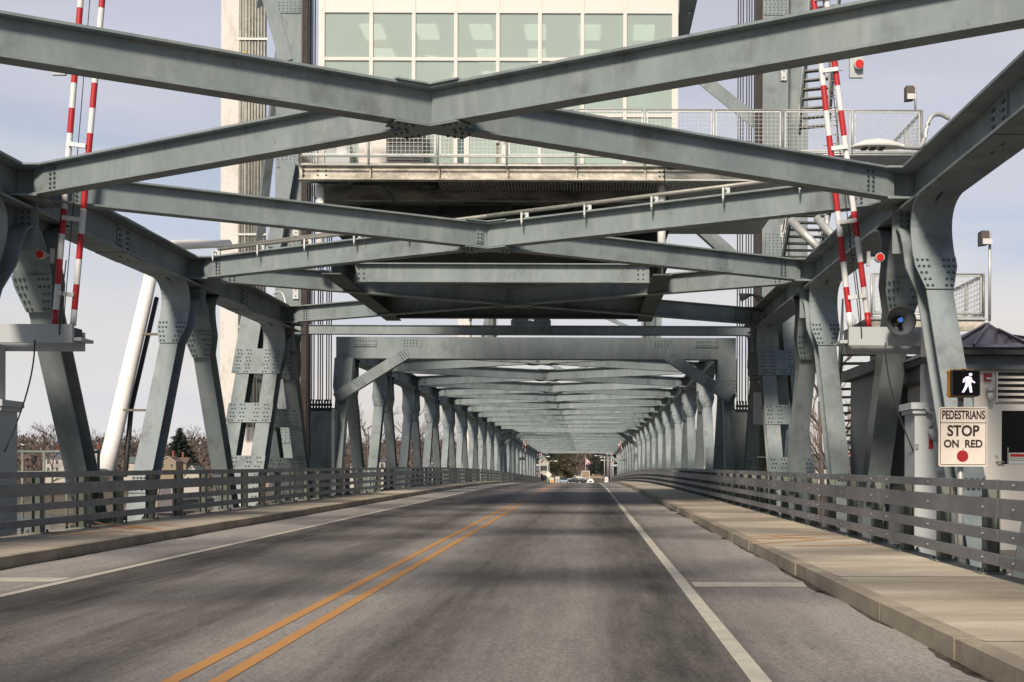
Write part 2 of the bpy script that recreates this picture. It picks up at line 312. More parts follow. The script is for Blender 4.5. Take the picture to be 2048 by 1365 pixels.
    def ball(s, c, r, m, seg=12, rings=8, sc=(1, 1, 1)):
        vs = []; fs = []
        for i in range(rings + 1):
            t = math.pi * i / rings
            for k in range(seg):
                a = 2 * math.pi * k / seg; vs.append((c[0] + r * sc[0] * math.sin(t) * math.cos(a), c[1] + r * sc[1] * math.sin(t) * math.sin(a), c[2] + r * sc[2] * math.cos(t)))
        for i in range(rings):
            for k in range(seg): fs.append((i * seg + k, (i + 1) * seg + k, (i + 1) * seg + (k + 1) % seg, i * seg + (k + 1) % seg))
        return s.add(vs, fs, m, True)
    def mesh(s, name):
        me = bpy.data.meshes.new(name); me.from_pydata(s.v, [], s.f)
        for m in s.mats: me.materials.append(m)
        me.polygons.foreach_set('material_index', s.mi); me.polygons.foreach_set('use_smooth', s.sm); me.update(); return me
    def build(s, name, parent=None, loc=None):
        return place(name, s.mesh(name), parent, loc)

def place(name, me, parent=None, loc=None, rot=None, scale=None):
    o = bpy.data.objects.new(name, me); COL.objects.link(o)
    if parent is not None: o.parent = parent
    if loc is not None: o.location = loc
    if rot is not None: o.rotation_euler = rot
    if scale is not None: o.scale = scale
    return o
def tag(o, label=None, cat=None, group=None, kind=None):
    if label: o['label'] = label
    if cat: o['category'] = cat
    if group: o['group'] = group
    if kind: o['kind'] = kind
    return o
def thing(name, label, cat, loc=(0, 0, 0), rz=0, group=None):
    o = bpy.data.objects.new(name, None); COL.objects.link(o); o.location = loc; o.rotation_euler = (0, 0, rz); o.empty_display_size = 0.2
    return tag(o, label, cat, group)
def dup(root, loc=None, rz=None, label=None, group=None, parent=None, scale=None):
    r = root.copy(); COL.objects.link(r); r.parent = parent
    if loc is not None: r.location = loc
    if rz is not None: r.rotation_euler = (0, 0, rz)
    if scale is not None: r.scale = scale
    if label: r['label'] = label
    if group: r['group'] = group
    for ch in [c for c in bpy.data.objects if c.parent == root]:
        dup(ch, parent=r)
    return r
def P(px, py, Y):     # a point of the place whose distance along the road is Y
    return Vector(((px - VX) * Y / F, Y, (VY - py) * Y / F))
def text_mesh(txt, size, m, depth=0.006, sx=1.0, bold=0.0):
    cu = bpy.data.curves.new('lettering', 'FONT'); cu.body = txt; cu.size = size; cu.extrude = depth; cu.offset = bold; cu.align_x = 'CENTER'; cu.align_y = 'CENTER'
    o = bpy.data.objects.new('lettering_tmp', cu); COL.objects.link(o); dg = bpy.context.evaluated_depsgraph_get()
    me = bpy.data.meshes.new_from_object(o.evaluated_get(dg)); bpy.data.objects.remove(o); bpy.data.curves.remove(cu)
    me.transform(Matrix.Diagonal((sx, 1, 1, 1))); me.transform(Matrix.Rotation(R(90), 4, 'X')); me.materials.clear(); me.materials.append(m); return me

# ------------------------------------------------------------------ road profile
S1 = 0.0077; KQ = S1 / 82
def rz(Y):
    if Y < 60: return -1.35 + S1 * Y
    if Y < 142: return -1.35 + S1 * Y - KQ * (Y - 60) ** 2
    return -1.35 + S1 * 142 - KQ * 82 ** 2 - S1 * (Y - 142)
def yrange(a, b, st):
    n = max(1, int(round((b - a) / st))); return [a + (b - a) * i / n for i in range(n + 1)]
def sweep(mb, x0, x1, lo, hi, m, a=-60, b=300, st=5, wob=None):
    """a strip along the road between x0 and x1, from lo to hi above the road plane"""
    ys = yrange(a, b, st); vs = []; fs = []
    for Y in ys:
        e0 = x0; e1 = x1
        vs += [(e0, Y, rz(Y) + lo), (e1, Y, rz(Y) + lo), (e1, Y, rz(Y) + hi), (e0, Y, rz(Y) + hi)]
    for i in range(len(ys) - 1):
        p = i * 4; q = p + 4
        for k in range(4): fs.append((p + k, p + (k + 1) % 4, q + (k + 1) % 4, q + k))
    n = len(ys) - 1; fs += [(3, 2, 1, 0), (n * 4, n * 4 + 1, n * 4 + 2, n * 4 + 3)]
    mb.add(vs, fs, m)
HB = 4.97                                    # kerb faces
tag(sweep(MB(), XC - HB, XC + HB, -0.3, 0.0, ASPHALT, -60, 330).build('road') if False else None or (lambda mb: (sweep(mb, XC - HB, XC + HB, -0.3, 0.0, ASPHALT, -60, 330), mb.build('road'))[1])(MB()), kind='structure')
for sg, nm in ((-1, 'left'), (1, 'right')):
    mb = MB(); ys = -60.0
    # sidewalk slabs with open joints, kerb face on the road side
    Y = -60.0
    while Y < 262:
        ln = 4.6; a = XC + sg * (HB + 0.17); b = XC + sg * 7.05
        sweep(mb, min(a, b), max(a, b), -0.3, 0.155, WALK, Y + 0.012, Y + ln - 0.012, 4)
        Y += ln
    o = mb.build('sidewalk'); tag(o, kind='structure')
    mb = MB(); Y = -60.0; rr = random.Random(3 + sg)
    while Y < 262:
        ln = 2.3; w = rr.uniform(-0.008, 0.008); a = XC + sg * (HB + w); b = XC + sg * (HB + 0.166)
        sweep(mb, min(a, b), max(a, b), -0.3, 0.158 + rr.uniform(-0.004, 0.004), CURB, Y + 0.009, Y + ln - 0.009, 3)
        Y += ln
    tag(mb.build('kerb'), kind='structure')
    mb = MB(); 
    for k in range(70):                         # grit lying in the gutter
        Y0 = rr.uniform(8, 110); ln = rr.uniform(0.4, 2.2); w = rr.uniform(0.03, 0.10)
        x0 = XC + sg * (HB - 0.012); pts = []; nn = 6
        for i in range(nn + 1): pts.append((x0 + sg * 0.02, Y0 + ln * i / nn))
        for i in range(nn, -1, -1): pts.append((x0 - sg * w * math.sin(math.pi * (i + .3) / (nn + .6)) * rr.uniform(.5, 1.2), Y0 + ln * i / nn))
        n = len(pts)
        mb.add([(x, y, rz(y) + 0.004) for x, y in pts], [tuple(range(n)) if sg < 0 else tuple(range(n))[::-1]], DEBRIS)
    tag(mb.build('gutter_grit'), kind='stuff')
def sheet(name, segs, m, lift=0.004, base=0.0):
    mb = MB()
    for (x0, x1, a, b) in segs:
        ys = yrange(a, b, 4); vs = []; fs = []
        for Y in ys: vs += [(x0, Y, rz(Y) + base + lift), (x1, Y, rz(Y) + base + lift)]
        for i in range(len(ys) - 1): fs.append((2 * i, 2 * i + 1, 2 * i + 3, 2 * i + 2))
        mb.add(vs, fs, m)
    return tag(mb.build(name), kind='structure')
sheet('centre_line_marking', [(XC - 0.20, XC - 0.09, -60, 300), (XC + 0.09, XC + 0.20, -60, 300)], LINEY)
sheet('edge_line_marking', [(XC + 3.45, XC + 3.58, -60, 300), (XC - 3.58, XC - 3.45, -60, 300)], LINEW)
mb = MB()      # short transverse bars in the shoulders
for Y in (14.4,):
    x0, x1 = XC + 3.62, XC + 4.9
    mb.add([(x0, Y, rz(Y) + .004), (x1, Y, rz(Y) + .004), (x1, Y + 0.58, rz(Y) + .008), (x0, Y + 0.58, rz(Y) + .008)], [(0, 1, 2, 3)], LINEW)
    x0, x1 = XC - 4.8, XC - 3.62
    Y = 14.7
    mb.add([(x0, Y, rz(Y) + .004), (x1, Y, rz(Y) + .004), (x1, Y + 0.55, rz(Y) + .008), (x0, Y + 0.55, rz(Y) + .008)], [(0, 1, 2, 3)], LINEW)
tag(mb.build('shoulder_bar_marking'), kind='structure')
mb = MB(); rr = random.Random(5)   # orange utility strokes sprayed on the pavements
def stroke(mb, p, q, w, m, h):
    d = Vector((q[0] - p[0], q[1] - p[1])); l = d.length; d /= l; nn = Vector((-d.y, d.x)); k = 7; top = []; bot = []
    for i in range(k + 1):
        t = i / k; c = Vector(p) + d * l * t; ww = w * (0.25 + 0.75 * math.sin(math.pi * min(1, max(0, t * .9 + .05)))) * rr.uniform(.8, 1.2)
        top.append(c + nn * ww / 2); bot.append(c - nn * ww / 2)
    pts = top + bot[::-1]
    mb.add([(a.x, a.y, rz(a.y) + h) for a in pts], [tuple(range(len(pts)))[::-1]], m)
def ground_pt(px, py):            # the pavement point that this line of sight meets
    Y = 20.0
    for _ in range(30): Y = (rz(Y) + .155) * F / (VY - py)
    return (px - VX) * Y / F, Y
for a, b, c, d in ((100, 985, 1080, 972), (450, 992, 1100, 1000), (600, 905, 850, 945), (820, 890, 1130, 950), (1050, 905, 1400, 960), (1350, 905, 1540, 925), (700, 900, 840, 935), (380, 940, 700, 905), (850, 960, 1250, 975), (950, 925, 1300, 945)):
    stroke(mb, ground_pt(a / 4.267, 840 + b / 4.267), ground_pt(c / 4.267, 840 + d / 4.267), 0.15, SPRAY, 0.160)
for a, b, c, d in ((110, 1105, 700, 1090), (150, 1150, 780, 1110), (400, 1160, 900, 1150), (250, 1100, 600, 1125), (130, 1120, 560, 1106)):
    stroke(mb, ground_pt(1448 + a / 2.967, 700 + b / 2.967), ground_pt(1448 + c / 2.967, 700 + d / 2.967), 0.13, SPRAY, 0.160)
for Y, w, m_ in ((14.0, .22, LINEW), (8.85, .1, LINEW)):
    x0 = XC + HB + .17; mb.add([(x0, Y, rz(Y) + .1595), (x0 + 1.6, Y, rz(Y) + .1595), (x0 + 1.5, Y + w, rz(Y) + .161), (x0, Y + w, rz(Y) + .161)], [(0, 1, 2, 3)], m_)
tag(mb.build('pavement_marking'), kind='structure')
mb = MB(); sweep(mb, XC - 7.15, XC + 7.15, -0.95, -0.31, STEEL_D, -60, 262)
for Y in yrange(-58, 260, 5.5): mb.box((XC - 8.3, Y - .15, rz(Y) - 1.6), (XC + 8.3, Y + .15, rz(Y) - 0.955), STEEL_D)
tag(mb.build('road_deck'), kind='structure')

# ------------------------------------------------------------------ guard rails: four rails on posts
RX = 6.83
def guard_rail(sg, label):
    t = thing('guard_rail', label, 'railing', (XC + sg * RX, 0, 0), group='bridge railings')
    for h, hh in ((1.15, 0.05), (0.90, 0.105), (0.61, 0.062), (0.35, 0.06)):
        mb = MB(); ys = yrange(-20, 256, 5.6)
        for i in range(len(ys) - 1):          # rail lengths with splice gaps
            a, b = ys[i] + 0.012, ys[i + 1] - 0.012
            mb.bar((-sg * 0.02, a, rz(a) + h), (-sg * 0.02, b, rz(b) + h), 0.07, hh * 2, RAILM)
            for q in (0.5, 2.8, 5.1):
                yb = a + q - .012; mb.bolt((-sg * 0.056, yb, rz(yb) + h), (-sg, 0, 0), 0.018, RAILM)
            mb.bar((-sg * 0.02, b - .25, rz(b) + h), (-sg * 0.02, b + .27, rz(b) + h), 0.055, hh * 1.7, RAILM)
        mb.build('rail', t)
    mp_ = MB()
    mp_.box((0.02 if sg > 0 else -0.035, -0.085, 0.177), (0.035 if sg > 0 else -0.02, 0.085, 1.2), POSTM)
    mp_.box((0.16 if sg > 0 else -0.175, -0.085, 0.177), (0.175 if sg > 0 else -0.16, 0.085, 1.2), POSTM)
    mp_.box((sg * 0.036, -0.008, 0.177), (sg * 0.159, 0.008, 1.2), POSTM)
    mp_.box((sg * -0.05, -0.16, 0.156), (sg * 0.24, 0.16, 0.176), POSTM)
    for bx in (-0.02, 0.21):
        for by in (-0.12, 0.12): mp_.tube([(sg * bx, by, 0.176), (sg * bx, by, 0.215)], 0.02, BOLT, 6)
    me = mp_.mesh('post')
    Y = 5.0; n = 0
    while Y < 252 and n < 99:
        place('post', me, t, (0, Y, rz(Y))); n += 1; Y += 1.9 if Y < 110 else 3.5
    return t
guard_rail(-1, 'grey four-rail steel railing along the left pavement')
guard_rail(1, 'grey four-rail steel railing along the right pavement')

# ------------------------------------------------------------------ trusses
HW = 8.235; XT = -2.265        # truss planes from the trusses' axis
CD = 0.75; LEGW = 0.225; STUB = 0.36
def leg_paths():
    line_o = lambda z: 1.81 - 0.575 * (z + 2.6); line_i = lambda z: 1.15 - 0.575 * (z + 2.6)
    zb = -7.9
    outer = []; inner = []
    c = (line_o(-CD), -CD); p0 = (2.05, -CD); p2 = (line_o(-1.75), -1.75); N = 10
    for i in range(N + 1):
        t = i / N; outer.append(((1 - t) ** 2 * p0[0] + 2 * t * (1 - t) * c[0] + t * t * p2[0], (1 - t) ** 2 * p0[1] + 2 * t * (1 - t) * c[1] + t * t * p2[1]))
    zt = -1.08; c = (line_i(zt) + .12, zt); p0 = (0, zt); p2 = (line_i(-1.75), -1.75)
    for i in range(N + 1):
        t = i / N; inner.append(((1 - t) ** 2 * p0[0] + 2 * t * (1 - t) * c[0] + t * t * p2[0], (1 - t) ** 2 * p0[1] + 2 * t * (1 - t) * c[1] + t * t * p2[1]))
    for z in (-1.9, -2.35, -4.5, -6.5, zb):
        outer.append((line_o(z), z)); inner.append((line_i(z), z))
    return outer, inner, line_o, line_i
OUT, INN, LO, LI = leg_paths()
def wid(z): return STUB if z > -1.88 else (LEGW + (STUB - LEGW) * (z + 2.3) / 0.42 if z > -2.3 else LEGW)
def leg_mesh(sy):
    mb = MB(); th = 0.04
    o = [(sy * a, b) for a, b in OUT]; i_ = [(sy * a, b) for a, b in INN]
    mb.ribbon(o, [wid(b) for a, b in o], th * sy * -1, STEEL); mb.ribbon(i_, [wid(b) for a, b in i_], th * sy * 1, STEEL)
    vs = []; fs = []
    for a, b in zip(o, i_): vs += [(-.015, *a), (-.015, *b), (.015, *a), (.015, *b)]
    for k in range(len(o) - 1):
        p = 4 * k; q = p + 4; fs += [(p, p + 1, q + 1, q), (p + 2, q + 2, q + 3, p + 3)]
    n = len(vs); vs += [(-.015, 0, -CD), (.015, 0, -CD)]; fs += [(0, n, 1), (2, 3, n + 1)]
    mb.add(vs, fs, STEEL); return mb.mesh('diagonal')
LEGM = {-1: leg_mesh(-1), 1: leg_mesh(1)}
def straight_leg(sy):
    mb = MB(); zs_ = [.25, -1.2, -1.88, -2.3, -4.5, -6.5, -7.9]; th = .04; xo = .02 * (1 + sy)
    o = [(sy * LO(z), z) for z in zs_]; i_ = [(sy * LI(z), z) for z in zs_]
    mb.ribbon(o, [wid(b) for a, b in o], -th * sy, STEEL); mb.ribbon(i_, [wid(b) for a, b in i_], th * sy, STEEL)
    vs = []; fs = []
    for a, b in zip(o, i_): vs += [(-.015 + xo, *a), (-.015 + xo, *b), (.015 + xo, *a), (.015 + xo, *b)]
    for k in range(len(o) - 1): p = 4 * k; q = p + 4; fs += [(p, p + 1, q + 1, q), (p + 2, q + 2, q + 3, p + 3)]
    mb.add(vs, fs, STEEL); return mb.mesh('diagonal')
LEGS = {-1: straight_leg(-1), 1: straight_leg(1)}
def plate_mesh(sy, inner, z0, z1, half=None, x0=None, x1=None, rows=5, cols=3, lod=1.0, narrow=True):
    """bolted splice plate lying on the camera-side face of a leg flange"""
    f = LI if inner else LO; mb = MB(); off = 0.032
    # face normal towards -Y (camera side)
    def yy(z): return sy * f(z)
    ylo, yhi = yy(z1), yy(z0)
    w_t = half or wid(z0) ; w_b = half or wid(z1) + 0.01
    xa, xb = (-w_t, w_t) if x0 is None else (x0, x1)
    xa2, xb2 = (-w_b, w_b) if x0 is None else (x0, x1)
    base = -0.045 if inner and sy > 0 else -0.004
    if sy < 0 and not inner: base = -0.004
    poly = [(xa, yhi, z0), (xb, yhi, z0), (xb2, ylo, z1), (xa2, ylo, z1)]
    if x0 is None:
        zc = z0 - (z0 - z1) * 0.3; poly = [(xa, yhi, z0), (xb, yhi, z0), (xb, yy(zc), zc), (xb2, ylo, z1), (xa2, ylo, z1), (xa, yy(zc), zc)]
    n = len(poly); vs = [(a, b + base, c) for a, b, c in poly] + [(a, b + base - off, c) for a, b, c in poly]
    fs = [tuple(range(n)), tuple(range(2 * n - 1, n - 1, -1))] + [(i, n + i, n + (i + 1) % n, (i + 1) % n) for i in range(n)]
    mb.add(vs, fs, STEEL)
    nr = max(2, int(round((z0 - z1) / 0.13)))
    for r in range(nr):
        t = (r + .5) / nr; z = z0 + (z1 - z0) * t
        wl = xa + (xa2 - xa) * max(0, (t - .3) / .7); wr = xb + (xb2 - xb) * max(0, (t - .3) / .7)
        if x0 is None:
            k = cols if t < .45 else cols - 1
            xs = [wl + 0.05 + i * 0.085 + (r % 2) * .01 for i in range(k)] + [wr - 0.05 - i * 0.085 - (r % 2) * .01 for i in range(k)]
        else:
            xs = []
            for c0 in (x0 + .1, x0 + .42, x1 - .42 - .16, x1 - .26): xs += [c0 + (r % 2) * .04, c0 + .1 + (r % 2) * .04]
        for x in xs: mb.bolt((x, yy(z) + base - off, z), (0, -1, -.2), .029, BOLT)
    return mb.mesh('splice_plate')
PL = {('n', 'top'): plate_mesh(-1, False, -1.78, -2.38), ('f', 'top'): plate_mesh(1, True, -1.85, -2.5),
      ('n', 'bot'): plate_mesh(-1, False, -5.55, -6.1, half=LEGW), ('f', 'bot'): plate_mesh(1, True, -5.55, -6.1, half=LEGW)}

def span(name, label, Y0, p, n, zt, ends=('open', 'open'), double_last=False, double_first=False, frame=False):
    t = thing(name, label, 'bridge span', (XT, Y0, 0), group='steel truss spans of the bridge')
    YN = [p * i for i in range(n)]           # local node positions
    for sg in (-1, 1):
        mb = MB(); a, b = -1.2, YN[-1] + 1.2
        a = .36 if ends[0] == 'portal' else a
        A = (sg * HW, a, zt(Y0 + a)); B = (sg * HW, b, zt(Y0 + b))
        mb.ibeam(A, B, STUB * 2, CD, STEEL, 0.045, 0.03)
        for y in YN[:-1]:                                   # bolted field splices in each panel
            c = y + p * 0.52; z = zt(Y0 + c)
            mb.bar((sg * HW, c - .7, z + .013), (sg * HW, c + .7, zt(Y0 + c + .7) + .013), .66, .025, STEEL)
            mb.bar((sg * HW, c - .7, z - CD - .013), (sg * HW, c + .7, zt(Y0 + c + .7) - CD - .013), .66, .025, STEEL)
            for s2 in (-1, 1):
                mb.bar((sg * HW + s2 * .03, c - .35, z - CD / 2), (sg * HW + s2 * .03, c + .35, z - CD / 2), .025, .74, STEEL)
                if s2 == -sg:
                    for i in range(6):
                        for j in (-.27, -.2, .2, .27): mb.bolt((sg * HW + s2 * .043, c + j + (i % 2) * .03, z - .17 - i * .12), (s2, 0, 0), .028, BOLT)
            for i in range(12):
                for x in (-.26, .26): mb.bolt((sg * HW + x, c - .62 + i * .11, zt(Y0 + c) + .028), (0, 0, 1), .028, BOLT)
        mb.build('top_chord', t)
        mb = MB(); mb.bar((sg * HW, a - 4, zt(Y0 + a) - 8.1), (sg * HW, b + 4, zt(Y0 + b) - 8.1), .6, .7, STEEL); mb.build('bottom_chord', t)
        for i, y in enumerate(YN):
            z = zt(Y0 + y); Ya = Y0 + y
            if Ya < -8: continue
            for sy in (-1, 1):
                if i == 0 and sy < 0 and ends[0] == 'portal': continue
                d = place('diagonal', LEGM[sy], t, (sg * HW, y, z))
                k = 'n' if sy < 0 else 'f'
                dbl = (double_last and i == n - 1) or (double_first and i == 0)
                if dbl:
                    dd = place('diagonal', LEGS[sy], t, (sg * (HW + .92), y, z))
                    xs = (-LEGW - .03, .92 + LEGW + .05) if sg > 0 else (-.92 - LEGW - .05, LEGW + .03)
                    for z0, z1, wd in ((-1.55, -2.42, .08), (-3.42, -4.07, 0), (-5.15, -6.5, 0)):
                        inn = sy > 0
                        place('batten_plate', plate_mesh(sy, inn, z0, z1, x0=xs[0] - wd, x1=xs[1] + wd), d)
                else:
                    if Ya < 190:
                        place('splice_plate', PL[(k, 'top')], d)
                    if Ya < 90: place('splice_plate', PL[(k, 'bot')], d)
            if Ya < 180 and not (i == 0 and ends[0] == 'portal'):
                mb = MB(); s2 = -sg                                 # bracket that takes the cross braces
                mb.box((sg * HW + s2 * .03, -.55, -.6), (sg * HW + s2 * .62, .55, -.565), STEEL)
                mb.box((sg * HW + s2 * .03, -.55, -.045), (sg * HW + s2 * .62, .55, -.01), STEEL)
                mb.box((sg * HW + s2 * .03, -.02, -.56), (sg * HW + s2 * .62, .02, -.05), STEEL)
                mb.box((sg * HW + s2 * .03, -.03, -1.5), (sg * HW + s2 * .42, 0.01, -.605), STEEL)
                for q in range(4):
                    for x in (.14, .26): mb.bolt((sg * HW + s2 * x, -.031, -.7 - q * .1), (0, -1, 0), .026, BOLT)
                    for x in (.42, .52): mb.bolt((sg * HW + s2 * x, -.021, -.12 - q * .11), (0, -1, 0), .026, BOLT)
                mb.build('brace_bracket', t, (0, y, z))
    xb = HW - 0.45; BD = .55
    for i in range(n - 1):
        y0, y1 = YN[i] + .25, YN[i + 1] - .25; z0, z1 = zt(Y0 + y0) - .012, zt(Y0 + y1) - .012; zc = (z0 + z1) / 2; yc = (y0 + y1) / 2
        if Y0 + y1 < -10: continue
        mb = MB(); mb.ibeam((-xb, y0, z0), (xb, y1, z1), .30, BD, STEEL)
        for e in (0.02, 0.98):
            c = Vector((-xb, y0, z0)).lerp(Vector((xb, y1, z1)), e + (0.012 if e < .5 else -.012)); dr = Vector((2 * xb, y1 - y0, 0)).normalized(); nn = Vector((dr.y, -dr.x, 0))
            for q in range(5):
                for s_ in (-.06, .06): mb.bolt(c + dr * s_ + nn * .011 + Vector((0, 0, -.11 - q * .085)), nn, .028, BOLT)
        mb.build('cross_brace', t)
        mb = MB(); dr = Vector((-2 * xb, y1 - y0, z1 - z0)).normalized(); C = Vector((0, yc, zc))
        for A, B in ((Vector((xb, y0, z0)), C - dr * .02), (C + dr * .02, Vector((-xb, y1, z1)))):
            mb.ibeam(A, B, .30, BD, STEEL)
        nn = Vector((-dr.y, dr.x, 0)).normalized(); nn = nn if nn.y < 0 else -nn
        for e in (0.03, 0.97):
            c = Vector((xb, y0, z0)).lerp(Vector((-xb, y1, z1)), e)
            for q in range(5):
                for s_ in (-.06, .06): mb.bolt(c + dr * s_ + nn * .011 + Vector((0, 0, -.11 - q * .085)), nn, .028, BOLT)
        mb.build('cross_brace', t)
        mb = MB(); d2 = Vector((2 * xb, y1 - y0, z1 - z0)).normalized()   # plates and bolts at the crossing
        for zz, nz_ in ((.012, 1), (-BD - .03, -1)):
            for dd in (dr, d2):
                mb.bar(C - dd * .62 + Vector((0, 0, zz + (.004 if dd is d2 else 0))), C + dd * .62 + Vector((0, 0, zz + (.004 if dd is d2 else 0))), .38, .022, STEEL)
                if Y0 + yc < 130:
                    for q in (-.55, -.44, -.33, .33, .44, .55):
                        for s_ in (-.12, .12):
                            side = Vector((-dd.y, dd.x, 0)); mb.bolt(C + dd * q + side * s_ + Vector((0, 0, zz + nz_ * .012)), (0, 0, nz_), .026, BOLT)
        if Y0 + yc < 130 and Y0 + yc > 22:
            n2 = Vector((d2.y, -d2.x, 0)).normalized()
            mb.bar(C - d2 * .3 + n2 * .03 + Vector((0, 0, -.1)), C - d2 * .12 + n2 * .03 + Vector((0, 0, -.1)), .012, .36, STEEL, oz=-.18)
            for q in range(4):
                for s_ in (-.25, -.17): mb.bolt(C + d2 * s_ + n2 * .038 + Vector((0, 0, -.16 - q * .085)), n2, .022, BOLT)
        mb.build('crossing_plate', t)
    return t, YN
def portal_mesh_parts(t, y, z, face, lower=1.0):
    """flat portal beam with two knee braces and inclined end posts"""
    mb = MB(); mb.box((-HW - .4, y - .35, z - .93), (HW + .4, y + .35, z), STEEL)
    mb.build('portal_beam', t)
    for sg in (-1, 1):
        mb = MB()                                     # end post: wide stub that steps to a narrower inclined leg
        ypost = lambda zz: y - .36 * face + (zz - z) * 0.36 * face
        def quad(z0, z1, w0, w1, in0=0, dep=.6):
            vs = []
            for zz, w in ((z0, w0), (z1, w1)):
                yy = ypost(zz)
                for a, b in ((-w, 0), (w, 0), (w, dep * face), (-w, dep * face)): vs.append((sg * HW + a, yy + b, zz))
            mb.add(vs, [(0, 1, 2, 3), (7, 6, 5, 4), (0, 4, 5, 1), (1, 5, 6, 2), (2, 6, 7, 3), (3, 7, 4, 0)], STEEL)
        quad(z - .935, z - 2.2, .40, .38); quad(z - 2.2, z - 2.75, .38, .24); quad(z - 2.75, z - 7.9, .24, .24)
        mb.build('end_post', t)
        mb = MB()
        def plate(x0, x1, z0, z1, yy, slant=0):
            mb.box((x0, yy - .02 * face, z0), (x1, yy - .002 * face, z1), STEEL)
            nx = int((x1 - x0) / .12); nzz = int((z0 - z1) / .12)
            for a in range(nx):
                for b in range(nzz): mb.bolt((x0 + (a + .5) * (x1 - x0) / nx, yy - .02 * face, z1 + (b + .5) * (z0 - z1) / nzz), (0, -face, 0), .028, BOLT)
        if face > 0:
            plate(sg * HW - .5 * 0 + (.35 if sg < 0 else -1.35), sg * HW + (1.35 if sg < 0 else -.35), z - .1, z - .42, y - .37)
            mb.build('splice_plate', t); mb = MB()
            vs = [(sg * HW + a, ypost(z + b) - c, z + b) for c in (.001, .004) for a, b in ((-.38, -1.8), (.38, -1.8), (.25, -2.72), (-.25, -2.72))]; mb.add(vs, [(4, 5, 6, 7)], STEEL)
            for zz in (-1.9, -2.05, -2.2, -2.35, -2.5, -2.62):
                for x in (-.3, -.2, .2, .3):
                    w = 1 if zz > -2.3 else .75
                    mb.bolt((sg * HW + x * w, ypost(z + zz) - .004, z + zz), (0, -1, 0), .028, BOLT)
            mb.build('splice_plate', t)
        mb = MB(); A = Vector((sg * (HW - 2.85), y - .02 * face, z - .55)); B = Vector((sg * (HW + .12), y - 1.6 * face, z - 2.7))
        mb.bar(A, B, .45, .42, STEEL, up=(0, -face, 0.0)); 
        d = (B - A).normalized(); 
        up = Vector((0, -face, 0)); xx = d.cross(up).normalized(); upn = xx.cross(d).normalized()
        if face > 0:
            for q in (.3, .42, .54, .66, 2.7, 2.82, 2.94, 3.06):
                for s_ in (-.14, -.04, .06, .16): mb.bolt(A + d * q + xx * s_ + upn * .211, upn, .028, BOLT)
            for q in range(5):
                for r in range(3): mb.bolt((sg * (HW - 2.45) + q * .13 * -sg - .1 * sg, y - .352 * face, z - .15 - r * .12), (0, -face, 0), .028, BOLT)
        mb.build('knee_brace', t)

near, YN = span('truss_span', 'nearest grey-green truss span whose cross braces pass overhead', 44.6 - 7 * 10.4, 10.4, 8, lambda Y: 5.38 + S1 * Y, double_last=True)
lift, YL = span('truss_span', 'middle grey-green lift span hung between the two towers', 56.3, 10.42, 10, lambda Y: 5.8, ends=('portal', 'portal'))
portal_mesh_parts(lift, .2, 5.93, 1); portal_mesh_parts(lift, YL[-1] + .2, 5.83, -1)
far, YF = span('truss_span', 'farthest grey-green truss span beyond the second tower', 161.8, 10.4, 10, lambda Y: 5.85 - S1 * (Y - 161.8), double_first=True, ends=('open', 'portal'))
portal_mesh_parts(far, YF[-1] + .8, 5.85 - S1 * YF[-1], 1)

# ------------------------------------------------------------------ lift cables, counterweight sockets (they move with the lift span)
def cables(sg, Y, ztop, sockets_z, n=9):
    for k in range(n):
        x = sg * (HW + 0.24 + k * 0.12); mb = MB(); yy = Y + (k % 3) * .12 - 56.3
        mb.tube([(x, yy, sockets_z), (x, yy, ztop)], 0.026, RUSTY, 6); mb.build('lift_cable', lift)
    mb = MB()
    for k in range(9):
        x = sg * (HW + 0.24 + k * 0.12)
        mb.tube([(x, Y - 56.3 - .1, sockets_z + .05), (x, Y - 56.3 - .1, sockets_z - .75)], .045, DARKP, 6); mb.tube([(x, Y - 56.3 - .1, sockets_z - .12), (x, Y - 56.3 - .1, sockets_z - .22)], .07, DARKP, 6)
    mb.box((sg * (HW + .1), Y - 56.3 - .3, sockets_z - .42), (sg * (HW + 1.3), Y - 56.3 + .4, sockets_z - .3), DARKP)
    mb.build('cable_socket', lift)
    mb = MB(); mb.box((sg * (HW + .12), Y - 56.3 - .35, -2.5), (sg * (HW + 1.27), Y - 56.3 + .5, sockets_z - .44), STEEL)
    mb.box((sg * (HW + .02), Y - 56.3 - .45, -2.5), (sg * (HW + .12), Y - 56.3 + .6, sockets_z - .35), STEEL); mb.build('lifting_girder', lift)
for sg in (-1, 1):
    cables(sg, 54.3, 26, 3.05); cables(sg, 152.5, 26, 3.05)

